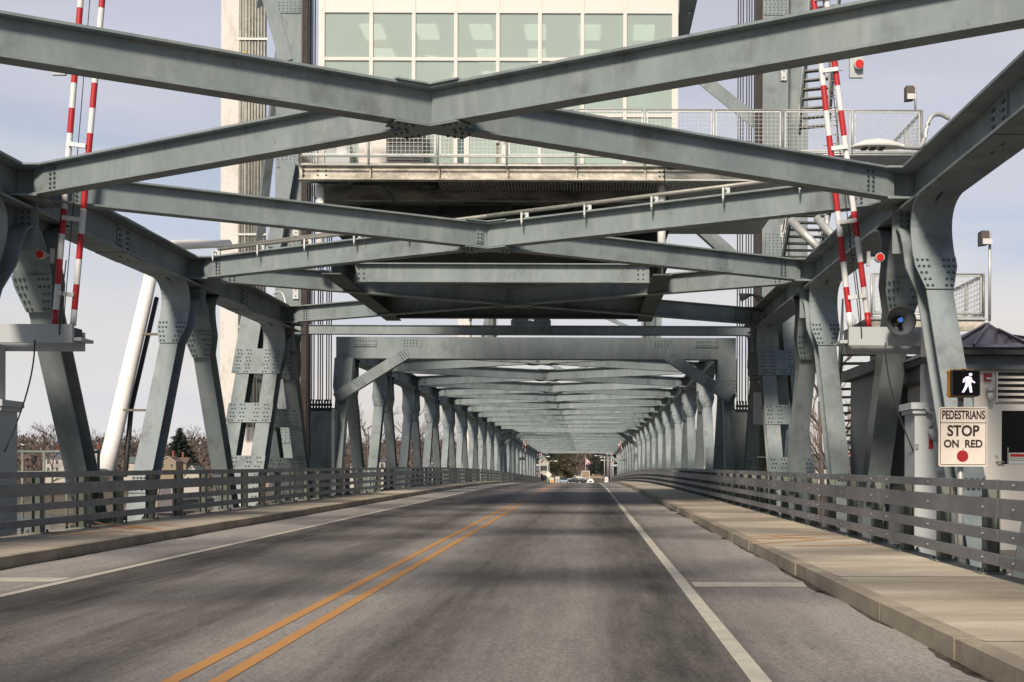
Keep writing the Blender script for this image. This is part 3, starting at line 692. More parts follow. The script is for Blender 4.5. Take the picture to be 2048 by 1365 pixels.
# ------------------------------------------------------------------ towers
def bolts_plate(mb, x0, x1, z0, z1, y, cols=4, rows=6, m=STEEL, th=.025, r=.026):
    mb.box((x0, y - th, z0), (x1, y, z1), m)
    for a in range(cols):
        for b in range(rows):
            mb.bolt((x0 + (x1 - x0) * (a + .5) / cols + (b % 2) * .02, y - th, z0 + (z1 - z0) * (b + .5) / rows), (0, -1, 0), r, BOLT)
def tower(label, Y, face, detail):
    t = thing('lift_tower', label, 'lift tower', (XT, Y, 0), group='lift bridge towers'); T = 27
    for sg in (-1, 1):
        a, b = HW + .88, HW + 1.9
        mb = MB(); x0, x1 = (sg * a, sg * b)
        mb.box((x0, -.4, -6), (x1, .5, T), STEEL)
        mb.build('front_column', t)
        if detail:
            mb = MB(); lo, hi = min(x0, x1), max(x0, x1)
            for z in (1.2, 8.6, 12.1, 18.2, 23): bolts_plate(mb, lo + .04, hi - .04, z, z + 1.0, -.402, 6, 8); mb.build('splice_plate', t); mb = MB()
            for z in (6.9, 9.4, 15.6):       # small galvanised clips
                mb.box((lo + .72, -.47, z), (lo + .94, -.405, z + .5), GALV)
                for q in (.12, .38): mb.bolt((lo + .83, -.471, z + q), (0, -1, 0), .03, BOLT)
                mb.build('clip', t); mb = MB()
        mb = MB(); gx = sg * (HW + .72); mb.box((gx - .1, -.5, -5), (gx + .1, .3, T), RUSTY); mb.box((gx - .14, -.42, -5), (gx + .14, -.36, T), DARKP)
        mb.build('guide_rail', t)
        # rear column, metallised pale on the left tower leg
        xr0, xr1 = (sg * (HW + 4.15), sg * (HW + 5.65))
        if sg > 0: xr0, xr1 = HW + 1.93, HW + 2.8
        mb = MB(); mb.box((xr0, 5.2 if sg < 0 else .3, -8), (xr1, 7.2 if sg < 0 else 1.4, T), PALE if sg < 0 else STEEL)
        if sg < 0: mb.box((xr0 - .02, 5.0, 9.3), (xr1 - .18, 7.4, 9.75), PALE)
        mb.build('rear_column', t)
        for (za, zb_) in ((-2, 8.5), (8.5, 19), (19, 27)):
            mb = MB(); mb.bar((sg * (HW + 1.7), .52, zb_), (sg * (HW + (4.2 if sg < 0 else 2.2)), 5.4, za), .35, .4, STEEL); mb.build('diagonal_brace', t)
    # cross strut with pin plate, just ahead of the lift span's portal
    mb = MB(); zs = 5.57; mb.ibeam((-HW - .62, -.2, zs + .33), (HW + .62, -.2, zs + .33), .4, .36, STEEL, .02, .3)
    mb.build('cross_strut', t)
    mb = MB(); mb.prism([(-.8, zs - .03), (.78, zs - .03), (.78, zs + .52), (.66, zs + .62), (.12, zs + .62), (.1, zs + .5), (-.1, zs + .5), (-.12, zs + .62), (-.68, zs + .62), (-.8, zs + .52)], -.46, -.41, STEEL, 'y')
    for r in range(3):
        for c in range(11): mb.bolt((-.7 + c * .14 + (r % 2) * .04, -.461, zs + .05 + r * .09), (0, -1, 0), .03, BOLT)
    for q in (-.55, -.4, .4, .55): mb.bolt((q, -.461, zs + .42), (0, -1, 0), .03, BOLT)
    mb.build('strut_plate', t)
    for za, zb_ in (((12.2, 26),) if detail else ((8.0, 17), (17, 26))):
        for s2 in (-1, 1):
            mb = MB(); mb.bar((s2 * (HW + 1.6), 5, za), (-s2 * (HW + 1.6), 5, zb_), .4, .45, STEEL); mb.build('x_brace', t)
    return t
tower_near = tower('near lift tower whose columns flank the glazed control house', 51.8, 1, True)
tower_far = tower('far lift tower seen small between the spans', 155.6, -1, False)
# diagonals reaching in from the right column below the control house
mb = MB(); a = P(1385, 150, 52); b = P(1510, 245, 52)
for (p_, q_) in (((1370, 430, 52.5), (1462, 512, 52.5)), ((1380, 140, 53.5), (1512, 245, 52.5))):
    A = P(*p_); B = P(*q_); A.x -= XT; B.x -= XT; A.y -= 51.8; B.y -= 51.8
    mb.bar(A + (A - B) * .3, B + (B - A) * .2, .45, .5, STEEL); mb.build('diagonal_brace', tower_near); mb = MB()
mb = MB()
for (p_, q_) in (((520, -60, 51.6), (572, 128, 51.6)), ((578, 330, 51.2), (548, 500, 51.2))):
    A = P(*p_); B = P(*q_); A.x -= XT; B.x -= XT; A.y -= 51.8; B.y -= 51.8
    mb.bar(A, B, .55, .5, STEEL, up=(0, 1, 0)); mb.build('diagonal_brace', tower_near); mb = MB()

# conduits strapped to the pale rear column
t = thing('conduit_bundle', 'upright bundle of grey conduits strapped to the pale left tower column', 'conduits', (0, 0, 0))
for k in range(9):
    x = (478 + k * 6.0 - VX) * 56.3 / F; mb = MB(); mb.tube([(x, 56.3, 2), (x, 56.3, 26)], .052 if k % 3 else .07, CONDUIT, 8)
    if k % 3 == 1:
        z = 18.2 - k * .15; mb.tube([(x, 56.3, z), (x, 56.3, z + .22)], .062, YELLOW, 8)
    mb.build('pipe', t)
for z in (6.3, 10.3, 18.75, 23): mb = MB(); mb.box(((473 - VX) * 56.3 / F, 56.19, z), ((534 - VX) * 56.3 / F, 56.245, z + .09), GALV); mb.build('strap', t)

# ------------------------------------------------------------------ service platform under the control house
YP = 35.2; sP = F / YP
def X_at(px, Y): return (px - VX) * Y / F
def Z_at(py, Y): return (VY - py) * Y / F
plat = thing('service_platform', 'galvanised platform on a pale mottled beam carrying the control house', 'platform', (0, 0, 0))
z1, z0 = Z_at(331, YP), Z_at(363, YP); xa, xb_ = X_at(597, YP), X_at(1326, YP); xe = X_at(1612, YP)
mb = MB(); mb.bar((xa, YP, z0 + .015), (xb_, YP, z0 + .015), .26, .03, MOTTLE); mb.bar((xa, YP, z1 - .015), (xb_, YP, z1 - .015), .26, .03, MOTTLE); mb.box((xa, YP - .02, z0 + .03), (xb_, YP + .02, z1 - .03), MOTTLE)
for k in range(-1, 6):
    x = X_at(740 + k * 137, YP)
    if xa < x < xb_: mb.box((x - .015, YP - .12, z0 + .03), (x + .015, YP - .021, z1 - .03), MOTTLE)
for x in (xa + .12, xa + .5, xa + .72, xb_ - .12, xb_ - .02):
    for q in range(3): mb.bolt((x, YP - .021, z0 + .14 + q * .12), (0, -1, 0), .03, BOLT)
mb.build('front_beam', plat)
mb = MB(); z2 = z0 + .1
mb.box((xb_ + .03, YP - .02, z0 + .03), (xe, YP + .02, z1 - .03), MOTTLE_D); mb.bar((xb_ + .03, YP, z1 - .015), (xe, YP, z1 - .015), .26, .03, GALV); mb.bar((xb_ + .03, YP, z0 + .015), (xe, YP, z0 + .015), .26, .03, GALV)
mb.build('front_beam', plat)
mb = MB(); mb.box((xa + .05, YP + .02, z1 + .001), (xe, YP + 10, z1 + .05), GALV)
mb.box((xe, YP - .1, Z_at(312, YP)), (X_at(1842, YP), YP + 3.5, Z_at(308, YP)), GALV)
mb.build('grating_floor', plat)
mb = MB()
y = YP + 1.3; mb.box((X_at(640, y), y, Z_at(405, y)), (X_at(1312, y), y + .1, Z_at(372, y)), MOTTLE_D)  # light falling through the grating is put into this beam's streaked colour
mb.box((X_at(640, y), y - .2, Z_at(408, y)), (X_at(1312, y), y + .3, Z_at(405, y) - .001), MOTTLE_D)
mb.build('floor_beam', plat)
mb = MB()
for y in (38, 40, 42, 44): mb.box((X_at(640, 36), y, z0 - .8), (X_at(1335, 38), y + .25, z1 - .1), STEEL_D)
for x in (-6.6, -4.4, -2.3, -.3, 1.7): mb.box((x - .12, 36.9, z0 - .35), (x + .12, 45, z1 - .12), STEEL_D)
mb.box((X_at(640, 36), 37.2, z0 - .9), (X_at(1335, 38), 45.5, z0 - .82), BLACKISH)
mb.build('under_girder', plat)
mb = MB()
for k in range(100):
    x = X_at(880, 36) + k * .085; mb.box((x, YP + .2, z0 - .02), (x + .03, YP + 1.1, z0 + .03), GALV)
mb.build('walk_grating', plat)
for px in (637, 1322):
    mb = MB(); x = X_at(px, 35.6); mb.tube([(x, 35.7, 5.67), (x, 35.7, z0 - .02)], .115, WHITEPIPE, 12); mb.build('support_tube', plat)
mb = MB()
for (p_, q_) in (((650, 368), (600, 363)), ((758, 370), (788, 402)), ((690, 368), (640, 368))):
    mb.bar(P(p_[0], p_[1], 35.6), P(q_[0], q_[1], 36.1), .08, .08, STEEL_D)
mb.build('hanger', plat)
# rail with mesh panels
def mesh_rail(parent, A, B, h, posts, gap=.11, low=.12, mat_=GALV, bars=True, post_h=None):
    A = Vector(A); B = Vector(B); d = (B - A); L_ = d.length; d.normalize()
    for k in range(posts + 1):
        c = A + d * L_ * k / posts; mb = MB(); mb.tube([c, c + Vector((0, 0, h + .01))], .03, mat_, 8); mb.build('rail_post', parent)
    mb = MB()
    for zz in (h, low, .04) if bars else (h, low):
        mb.tube([A + Vector((0, 0, zz)), B + Vector((0, 0, zz))], .024, mat_, 6)
    mb.build('hand_rail', parent)
    for k in range(posts):
        a = A + d * (L_ * k / posts + .07); b = A + d * (L_ * (k + 1) / posts - .07); w = (b - a).length
        mb = MB(); up = Vector((0, 0, 1))
        for (p_, q_) in ((a + up * (low + .05), b + up * (low + .05)), (b + up * (low + .05), b + up * (h - .05)), (b + up * (h - .05), a + up * (h - .05)), (a + up * (h - .05), a + up * (low + .05))):
            mb.bar(p_, q_, .035, .035, mat_, up=(d.y, -d.x, 0) if abs((q_ - p_).z) > .1 else (0, 0, 1))
        nx = int(w / gap); nz2 = int((h - low) / gap)
        for i in range(1, nx):
            c = a + d * w * i / nx; mb.bar(c + up * (low + .05), c + up * (h - .05), .008, .008, mat_, up=(d.y, -d.x, 0))
        for i in range(1, nz2):
            zz = low + .05 + (h - low - .1) * i / nz2; mb.bar(a + up * zz, b + up * zz, .008, .008, mat_)
        mb.build('mesh_panel', parent)
hr = Z_at(223, YP) - z1
mesh_rail(plat, (X_at(600, YP), YP - .18, z1 - .1), (X_at(1561, YP), YP - .18, z1 - .1), hr + .1, 7, low=.28)
mesh_rail(plat, (X_at(1561, YP), YP - .18, z1 + .22), (X_at(1838, YP), YP - .18, z1 + .22), hr - .22, 2, low=.1)
mesh_rail(plat, (X_at(1838, YP), YP - .18, z1 + .22), (X_at(1838, YP), YP + 3.4, z1 + .22), hr - .22, 2, low=.1)
mesh_rail(plat, (X_at(600, YP), YP - .18, z1), (X_at(600, YP), YP + 9, z1), hr, 4, low=.28)

# platform equipment visible behind the mesh
def cabinet(name, label, cat, px0, px1, py0, py1, Y, m, dep=.6):
    mb = MB(); a = P(px0, py1, Y); b = P(px1, py0, Y); mb.box((a.x, Y, z1 + .05), (b.x, Y + dep, b.z), m); t = tag(thing(name, label, cat, ((a.x + b.x) / 2, Y, z1 + .05)))
    o = mb.build('body', t); o.location = -Vector(t.location); return t, a, b
t_, a, b = cabinet('machinery_cabinet', 'grey cabinet with white stickers behind the mesh at the left platform end', 'cabinet', 648, 697, 290, 330, 35.9, GREYCAB)
mb = MB(); mb.box((a.x + .1, 35.88, z1 + .65), (a.x + .3, 35.897, z1 + .85), WHITE); mb.box((a.x + .33, 35.88, z1 + .45), (a.x + .6, 35.897, z1 + .95), WHITE); o = mb.build('sticker', t_); o.location = -Vector(t_.location)
mb = MB(); mb.box((a.x + .06, 35.88, z1 + 1.0), (b.x - .06, 35.897, z1 + 1.06), DARKP); o = mb.build('vent_slot', t_); o.location = -Vector(t_.location)
t_, a, b = cabinet('notice_stand', 'white upright panel with a red notice beside the grey chiller', 'panel', 715, 771, 266, 330, 36.1, CREAM, .05)
mb = MB(); mb.box((a.x + .72, 36.08, z1 + 1.0), (a.x + .86, 36.097, z1 + 1.06), REDLENS); mb.box((a.x + .70, 36.08, z1 + 1.07), (a.x + .88, 36.097, z1 + 1.3), WHITE); o = mb.build('notice', t_); o.location = -Vector(t_.location)
c = P(812, 300, 36.0); t_ = thing('chiller_unit', 'dark grey louvred air handling drum behind the platform mesh', 'air conditioner', (c.x, 36.0, z1 + .05))
mb = MB(); mb.box((-.54, -.25, 0), (.48, .25, 1.3), HGREY)
for k in range(12): mb.box((-.5, -.28, .1 + k * .095), (.43, -.251, .145 + k * .095), STEEL_D)
mb.build('body', t_); mb = MB(); mb.tube([(0, 0, 1.301), (0, 0, 1.37)], .3, DARKP, 16); mb.build('fan', t_)

# ------------------------------------------------------------------ control house
YH = 36.6; sH = F / YH
hx0, hx1 = X_at(637, YH), X_at(1352, YH); hb, ht = z1 + .06, Z_at(-90, YH)
house = thing('control_house', 'glazed control house with white window frames above the roadway', 'control room', ((hx0 + hx1) / 2, YH, hb))
def hb_build(mb, name, parent=house): o = mb.build(name, parent); o.location = -Vector(house.location); return o
muls = [641, 740, 825, 909, 993, 1077, 1162, 1247, 1347]; mx_ = [X_at(q, YH) for q in muls]
zr = [hb, Z_at(268, YH), Z_at(222, YH), Z_at(122, YH), Z_at(24, YH)]
DEP = 7.5
def facade(y, sgn):
    mb = MB()
    for i, x in enumerate(mx_): w = .085 if i in (0, 8) else .05; mb.box((x - w, y - .06, hb), (x + w, y + .06, ht), CREAM)
    for i in range(8):
        for z in (Z_at(120.5, YH), Z_at(25, YH), hb + .06, Z_at(232, YH)): mb.box((mx_[i] + .051, y - .05, z - .045), (mx_[i + 1] - .051, y + .05, z + .045), CREAM)
    return mb
hb_build(facade(YH, 1), 'window_frame')
mb = facade(YH + DEP, -1); hb_build(mb, 'window_frame')
mb = MB()
for i in range(8): mb.box((mx_[i] + .052, YH - .04, Z_at(22, YH)), (mx_[i + 1] - .052, YH + .04, ht), CREAM)
hb_build(mb, 'fascia')
for i in range(8):
    segs = [(hb + .11, Z_at(232, YH) - .05), (Z_at(232, YH) + .05, Z_at(120.5, YH) - .05), (Z_at(120.5, YH) + .05, Z_at(25, YH) - .05)]
    for k, (a, b) in enumerate(segs):
        if k == 0 and i == 3: continue
        mb = MB(); mb.box((mx_[i] + .05, YH - .006, a), (mx_[i + 1] - .05, YH + .006, b), GLASS); hb_build(mb, 'pane')
        mb = MB(); mb.box((mx_[i] + .05, YH + DEP - .006, a), (mx_[i + 1] - .05, YH + DEP + .006, b), GLASS); hb_build(mb, 'pane')
# glazed double door
mb = MB()
for x0, x1 in ((926, 936), (1001, 1011)): mb.box((X_at(x0, YH), YH - .08, hb), (X_at(x1, YH), YH - .065, Z_at(238, YH)), CREAM)
mb.box((X_at(936, YH), YH - .078, hb), (X_at(1001, YH), YH - .066, hb + .12), CREAM); dr_ = hb_build(mb, 'door')
mb = MB(); mb.box((X_at(937, YH), YH - .06, hb + .13), (X_at(1000, YH), YH - .05, Z_at(238, YH)), GLASS); hb_build(mb, 'pane')
for x in (988, 1002): mb = MB(); mb.bar(P(x, 284, YH - .14), P(x + 5, 284, YH - .14), .03, .03, GALV); mb.box((X_at(x + 5, YH), YH - .145, Z_at(288, YH)), (X_at(x + 8, YH), YH - .082, Z_at(281, YH)), GALV); hb_build(mb, 'door_handle')
mb = MB(); mb.box((X_at(862, YH), YH - .03, Z_at(267, YH)), (X_at(905, YH), YH - .02, Z_at(250, YH)), GREENP); hb_build(mb, 'notice')
mb = MB(); mb.box((hx0, YH - .2, ht), (hx1, YH + DEP + .2, ht + .25), CREAM); mb.box((hx0 - .9, YH - .9, ht + .26), (hx1 + .9, YH + DEP + .9, ht + .5), STEEL)
hb_build(mb, 'roof')
mb = MB(); mb.box((hx0 + .1, YH + .1, Z_at(20, YH)), (hx1 - .1, YH + DEP - .1, Z_at(20, YH) + .05), INTCEIL)
for k in range(9): mb.box((hx0 + .8 + k * 1.2, YH + .2, Z_at(20, YH) - .02), (hx0 + .83 + k * 1.2, YH + DEP - .2, Z_at(20, YH) - .001), STEEL)
hb_build(mb, 'ceiling')
for k in range(6):  # glowing panels added under the ceiling to light the interior
    for q in range(3):
        mb = MB(); x = hx0 + .9 + k * 1.6; y = YH + 1.2 + q * 2.2; mb.box((x, y, Z_at(20, YH) - .06), (x + .6, y + 1.2, Z_at(20, YH) - .03), LITP); hb_build(mb, 'added_glow_panel')
mb = MB(); mb.box((hx0 + .1, YH + DEP * .55, hb + .01), (hx0 + 3.2, YH + DEP * .55 + .1, Z_at(20, YH) - .03), INTERIOR); hb_build(mb, 'interior_wall')
for px in (668, 887, 1100, 1318):
    mb = MB(); x = X_at(px, YH) * 1.03; mb.box((x - .16, YH + 1.1, hb), (x + .16, YH + 1.4, Z_at(20, YH) - .03), CREAM); hb_build(mb, 'interior_column')
for x in (hx0, hx1):
    for i in range(4):
        y0 = YH + .1 + i * (DEP - .2) / 4; y1_ = y0 + (DEP - .2) / 4
        mb = MB(); mb.box((x - .006, y0, hb + .1), (x + .006, y1_ - .06, Z_at(25, YH) - .05), GLASS); hb_build(mb, 'pane')
        mb = MB(); mb.box((x - .05, y1_ - .05, hb), (x + .05, y1_, ht), CREAM); hb_build(mb, 'window_frame')
    mb = MB(); mb.box((x - .05, YH + .07, Z_at(24, YH)), (x + .05, YH + DEP - .1, ht), CREAM); hb_build(mb, 'fascia')
c = P(1290, 265, 38.5)
t_ = thing('office_chair', 'tan chair backrest behind the control house glass', 'chair', (c.x, 38.5, hb)); mb = MB()
n_ = 14; mb.prism([(.55 * math.cos(math.pi * k / n_), 1.25 + .42 * math.sin(math.pi * k / n_)) for k in range(n_ + 1)] + [(-.5, .75), (.5, .75)], 0, .1, mat('tan_fabric', (0.42, 0.30, 0.14), 0.8), 'y'); mb.build('backrest', t_)
mb = MB(); mb.box((-.35, -.5, .5), (.35, .0, .62), HBUFF); mb.build('seat', t_); mb = MB(); mb.tube([(0, -.2, 0), (0, -.2, .5)], .05, DARKP); mb.build('base', t_)
c = P(710, 90, 39); t_ = thing('yellow_crane_hoist', 'orange and yellow hoist beam seen through the leftmost upper panes', 'hoist', (c.x, 39, c.z)); mb = MB()
YO = mat('hoist_paint', (0.75, 0.38, 0.08), 0.5)
mb.bar((-.5, 0, .3), (3.2, .4, -.2), .12, .3, YO); mb.build('boom', t_); mb = MB(); mb.box((-.35, -.2, -.25), (.25, .2, .2), YO); mb.build('motor', t_)

# frame of stringers and cross beams between span and tower (dark from below)
fr = thing('support_frame', 'dark steel frame of beams under the control house spanning the road', 'steel frame', (0, 0, 0))
mb = MB(); y = 35.4; zt_ = 5.38 + S1 * y + .08; mb.ibeam((-6.35, y, zt_), (1.65, y, zt_), .3, .52, STEEL, .03, .03)
for x in (-6.2, 1.4):
    for k in range(3):
        for q in (-.06, .08): mb.bolt((x + q, y - .018, zt_ - .14 - k * .13), (0, -1, 0), .028, BOLT)
mb.build('front_beam', fr)
for x in (-6.62, 1.9):
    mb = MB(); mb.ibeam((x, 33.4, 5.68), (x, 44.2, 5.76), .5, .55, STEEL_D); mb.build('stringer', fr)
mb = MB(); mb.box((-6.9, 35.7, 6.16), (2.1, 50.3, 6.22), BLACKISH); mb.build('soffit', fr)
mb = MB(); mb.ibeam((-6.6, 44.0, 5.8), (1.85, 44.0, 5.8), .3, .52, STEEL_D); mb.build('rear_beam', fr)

# ------------------------------------------------------------------ pipes on the braces
def brace_pt(i, u, second, up):      # a point on a brace of the near span; i counts panels from node at Y=14
    y0 = 13.4 + 10.4 * i + .25; y1 = y0 + 9.9; xb = HW - .45
    x = XT + ((-xb) + 2 * xb * u if not second else xb - 2 * xb * u); y = y0 + (y1 - y0) * u
    return Vector((x, y, 5.38 + S1 * y + up))
pm = thing('brace_conduit', 'grey conduit pipe clipped along the top of a diagonal cross brace', 'conduit', (0, 0, 0))
mb = MB(); mb.tube([brace_pt(1, u, True, .16) for u in (0.08, .3, .5)], .045, CONDUIT, 8); mb.tube([brace_pt(1, u, True, .16) for u in (.5, .75, .97)], .045, CONDUIT, 8)
mb.tube([brace_pt(1, u, True, .24) + Vector((0, .1, 0)) for u in (.6, .97)], .03, CONDUIT, 8); mb.build('pipe', pm)
for u in [.09 + .088 * k for k in range(11)]:
    c = brace_pt(1, u, True, 0); nn = Vector((-.55, -.84, 0)); mb = MB()
    mb.box((c.x - .045, c.y - .05, c.z + .0), (c.x + .045, c.y + .05, c.z + .12), GALV)
    mb.box(c + nn * .19 + Vector((-.02, -.02, -.12)), c + nn * .19 + Vector((.02, .02, .10)), GALV); mb.bar(c + nn * .19 + Vector((0, 0, .07)), c + Vector((.0, 0, .07)), .03, .03, GALV); mb.tube([c + nn * .19 + Vector((0, 0, -.2)), c + nn * .19 + Vector((0, 0, -.1))], .012, GALV, 6)
    mb.build('clamp', pm)

# ------------------------------------------------------------------ street lamps on the chords
def smooth_path(p, k=5):
    p = [Vector(q) for q in p]; out = []
    for i in range(len(p) - 1):
        a, b, c, d = p[max(i - 1, 0)], p[i], p[i + 1], p[min(i + 2, len(p) - 1)]
        for j in range(k):
            t = j / k; out.append(.5 * ((2 * b) + (c - a) * t + (2 * a - 5 * b + 4 * c - d) * t * t + (3 * b - a - 3 * c + d) * t ** 3))
    return out + [p[-1]]
def lamp_proto(loc, sg, label, scale=1):
    t = thing('street_lamp', label, 'street lamp', loc, group='road lamps on the top chords')
    s = -sg    # points to the road
    mb = MB(); arm = [(sg * 1.15, 0.55, .62), (sg * .98, .5, .68), (sg * .82, .42, .62), (sg * .72, .35, .42), (sg * .66, .28, .2), (sg * .55, .15, .03), (sg * .38, .05, .0), (sg * .2, 0, 0)]
    mb.tube(smooth_path(arm), .038, GALV, 10); mb.build('arm', t)
    # pod: cross sections along x
    secs = [(.25, .05, .04), (.15, .10, .07), (0, .15, .12), (-.2, .17, .14), (-.4, .16, .11), (-.55, .10, .05), (-.62, .03, .02)]
    vs = []; fs = []; n = 12
    for x, w, h in secs:
        for k in range(n):
            a = 2 * math.pi * k / n; z = math.sin(a); vs.append((sg * x, math.cos(a) * w, .0 + (z * h if z > 0 else z * .035)))
    for i in range(len(secs) - 1):
        for k in range(n): fs.append((i * n + k, i * n + (k + 1) % n, (i + 1) * n + (k + 1) % n, (i + 1) * n + k))
    fs += [tuple(range(n)), tuple((len(secs) - 1) * n + k for k in range(n))]
    mb = MB(); mb.add(vs, fs, LAMPM, True); mb.build('housing', t)
    for k in range(3):
        mb = MB()
        for j in range(2): mb.box((sg * (-.08 - k * .14), -.1 + j * .11, -.045), (sg * (-.17 - k * .14), -.02 + j * .11, -.036), DARKP)
        mb.build('lens', t)
    t.scale = (scale,) * 3; return t
lr = lamp_proto(P(1775, 292, 21.5), 1, 'large pale curved-arm lamp by the near right chord')
ll = lamp_proto(P(605, 622, 45.0), -1, 'pale lamp under the left chord just before the tower cables')
rl = [(1, 69.5, 4.7, 5.75, 'right lamp behind the knee brace of the lift span portal'), (1, 122, 4.7, 5.75, 'second right lamp, near the far end of the lift span'), (1, 185, 4.6, 5.5, 'right lamp over the farthest truss span'),
      (-1, 96, -9.5, 5.75, 'left lamp halfway along the lift span'), (-1, 185, -9.5, 5.5, 'left lamp over the farthest truss span')]
for sg, Y, x, z, lab in rl: dup(lr if sg > 0 else ll, (x, Y, z), None, lab)

# ------------------------------------------------------------------ barrier gates with raised striped booms
def gate(sg, Y, label, detail=True):
    """origin: under the mounting box, on the pavement level"""
    zr_ = rz(Y); t = thing('barrier_gate', label, 'barrier gate', (XT + sg * (8.6 if sg > 0 else 8.77), Y, zr_), group='raised barrier gates')
    s = sg; Hh = 3.9
    mb = MB(); mb.box((-.38, -.3, -.3), (.38, .45, 2.3), GREYCAB); mb.box((-.43, -.35, 2.301), (.43, .5, 2.38), GREYCAB); mb.box((-.47, -.39, 2.381), (.47, .54, 2.5), GREYCAB)
    cs = .08 * s if s < 0 else 0; mb.build('cabinet', t, (cs, 0, 0))
    mb = MB(); mb.box((-.36 if s > 0 else -.1, -.315, .3), (.1 if s > 0 else .36, -.302, 2.05), GREYCAB)
    for z in (.6, 1.65): mb.box((s * -.37, -.335, z), (s * -.32, -.303, z + .1), CONDUIT)
    mb.box((-.13 if s > 0 else .05, -.327, 1.66), (-.06 if s > 0 else .12, -.316, 1.85), SIGRED); mb.build('cabinet_door', t, (cs, 0, 0))
    mb = MB(); mb.box((-.12, .05, 2.501), (.2, .35, Hh - .35), GREYCAB); mb.build('post', t, (cs, 0, 0))
    mb = MB(); xi = -s * 1.55; mb.box((xi, -.12, Hh - .34), (s * .45, -.02, Hh), GREYCAB); mb.box((xi - s * .02, .36, Hh - .45), (s * .45, .46, Hh - .1), GREYCAB)
    mb.box((xi - s * .16, -.10, Hh - .30), (xi - s * .02, .5, Hh - .24), GREYCAB); mb.box((xi + s * .0, -.018, Hh - .3), (xi + s * .05, .355, Hh - .05), STEEL_D)
    mb.build('mounting_box', t)
    lean = -s * (.068 if s < 0 else .112)
    L_ = 8.2
    for j, x0 in enumerate((-s * 1.47, -s * 1.13)):
        mb = MB(); n = 18; x0 += -.0
        off = .62
        k = 0; z = 0.0; seg = .47; first = True
        while z < L_:
            ln = seg * (off if first and off else 1); first = False
            m = (RED if (k + j) % 2 == 1 else WHITE); ya = .12 + z * .02
            mb.tube([(x0 + lean * z * (1.15 if (j == 1) == (s > 0) else 1.0), ya, Hh + z), (x0 + lean * (z + ln) * (1.15 if (j == 1) == (s > 0) else 1.0), .12 + (z + ln) * .02, Hh + z + ln)], .056 + (.0), m, 12, caps=(z == 0)); z += ln; k += 1
        mb.build('boom', t)
    for q in (.58, 1.98, 3.35, 4.8, 6.15):
        mb = MB(); xa_ = -s * 1.47 + lean * q; xb3 = -s * 1.13 + lean * q * 1.1; mb.bar((xa_, .06 + q * .02, Hh + q - .02), (xb3, .06 + q * .02, Hh + q + .02), .07, .075, WHITE); mb.build('boom_tie', t)
    for q in (1.3,) if detail else ():
        mb = MB(); x = (-s * 1.13 if True else 0) + lean * q + s * .12
        mb.box((x - .03, .05, Hh + q - .15), (x + .03, .12, Hh + q + .12), GALV); xr = x + s * .2
        mb.tube([(xr, .0, Hh + q), (xr, .12, Hh + q)], .085, GALV, 16); mb.bar((x, .1, Hh + q), (xr, .1, Hh + q), .04, .04, GALV); o = mb.build('warning_lamp', t)
        mb = MB(); mb.tube([(xr, -.015, Hh + q), (xr, -.001, Hh + q)], .068, REDLIT, 16); mb.build('lens', o)
        q = 4.8; x = -s * 1.13 + lean * q * 1.0 + s * .12; mb = MB(); xr = x + s * .22
        mb.box((x + s * .06, .2, Hh + q - .12), (xr + s * .09, .28, Hh + q + .3), GREYCAB); mb.tube([(xr, .1, Hh + q + .1), (xr, .2, Hh + q + .1)], .095, GALV, 16); o = mb.build('warning_lamp', t)
        mb = MB(); mb.tube([(xr, .085, Hh + q + .1), (xr, .099, Hh + q + .1)], .08, REDLIT, 16); mb.build('lens', o)
    mb = MB(); xm = -s * 1.3
    mb.tube([(xm, .1, Hh + .02), (xm + lean * 4, .2, Hh + 4), (xm + lean * 9, .3, Hh + 9)], .009, DARKP, 5); mb.tube([(xm - s * .02, -.14, Hh - .2), (xm - s * .05, -.14, Hh + .35), (xm + lean, .05, Hh + 1.2)], .012, DARKP, 5); mb.build('stay_cable', t)
    if detail:
        mb = MB(); pts = []
        for k in range(13):
            u = k / 12; pts.append((-s * (.9 - .55 * u ** 2), -.2, Hh - .3 - 2.05 * u + .35 * (u * u * u - u) * -0.6))
        mb.tube(pts, .014, DARKP, 6); mb.build('power_cable', t)
    return t
gl = gate(-1, 24.0, 'raised red and white barrier by the left pavement, nearest the camera')
gr = gate(1, 24.0, 'raised red and white barrier by the right pavement, nearest the camera')
gl2 = gate(-1, 196, 'small far raised barrier on the left over the third span', False); gr2 = gate(1, 196, 'small far raised barrier on the right over the third span', False)
gl3 = gate(-1, 262, 'tiny farthest raised barrier on the left at the bridge end', False); gr3 = gate(1, 262, 'tiny farthest raised barrier on the right at the bridge end', False)
for x, Y, lab in ((X_at(1031, 205), 205, 'small orange square sign on the left far truss'), (X_at(1257, 205), 205, 'small orange square sign on the right far truss')):
    t_ = thing('road_sign', lab, 'sign', (x, Y, rz(Y)), group='orange square signs'); z = (VY - 931) * 205 / F - rz(Y)
    mb = MB(); mb.box((-.28, -.02, z - .28), (.28, .02, z + .28), ORANGE); mb.build('sign_panel', t_); mb = MB(); mb.tube([(0, .05, 0), (0, .05, z + .2)], .03, GALV, 6); mb.build('pole', t_)

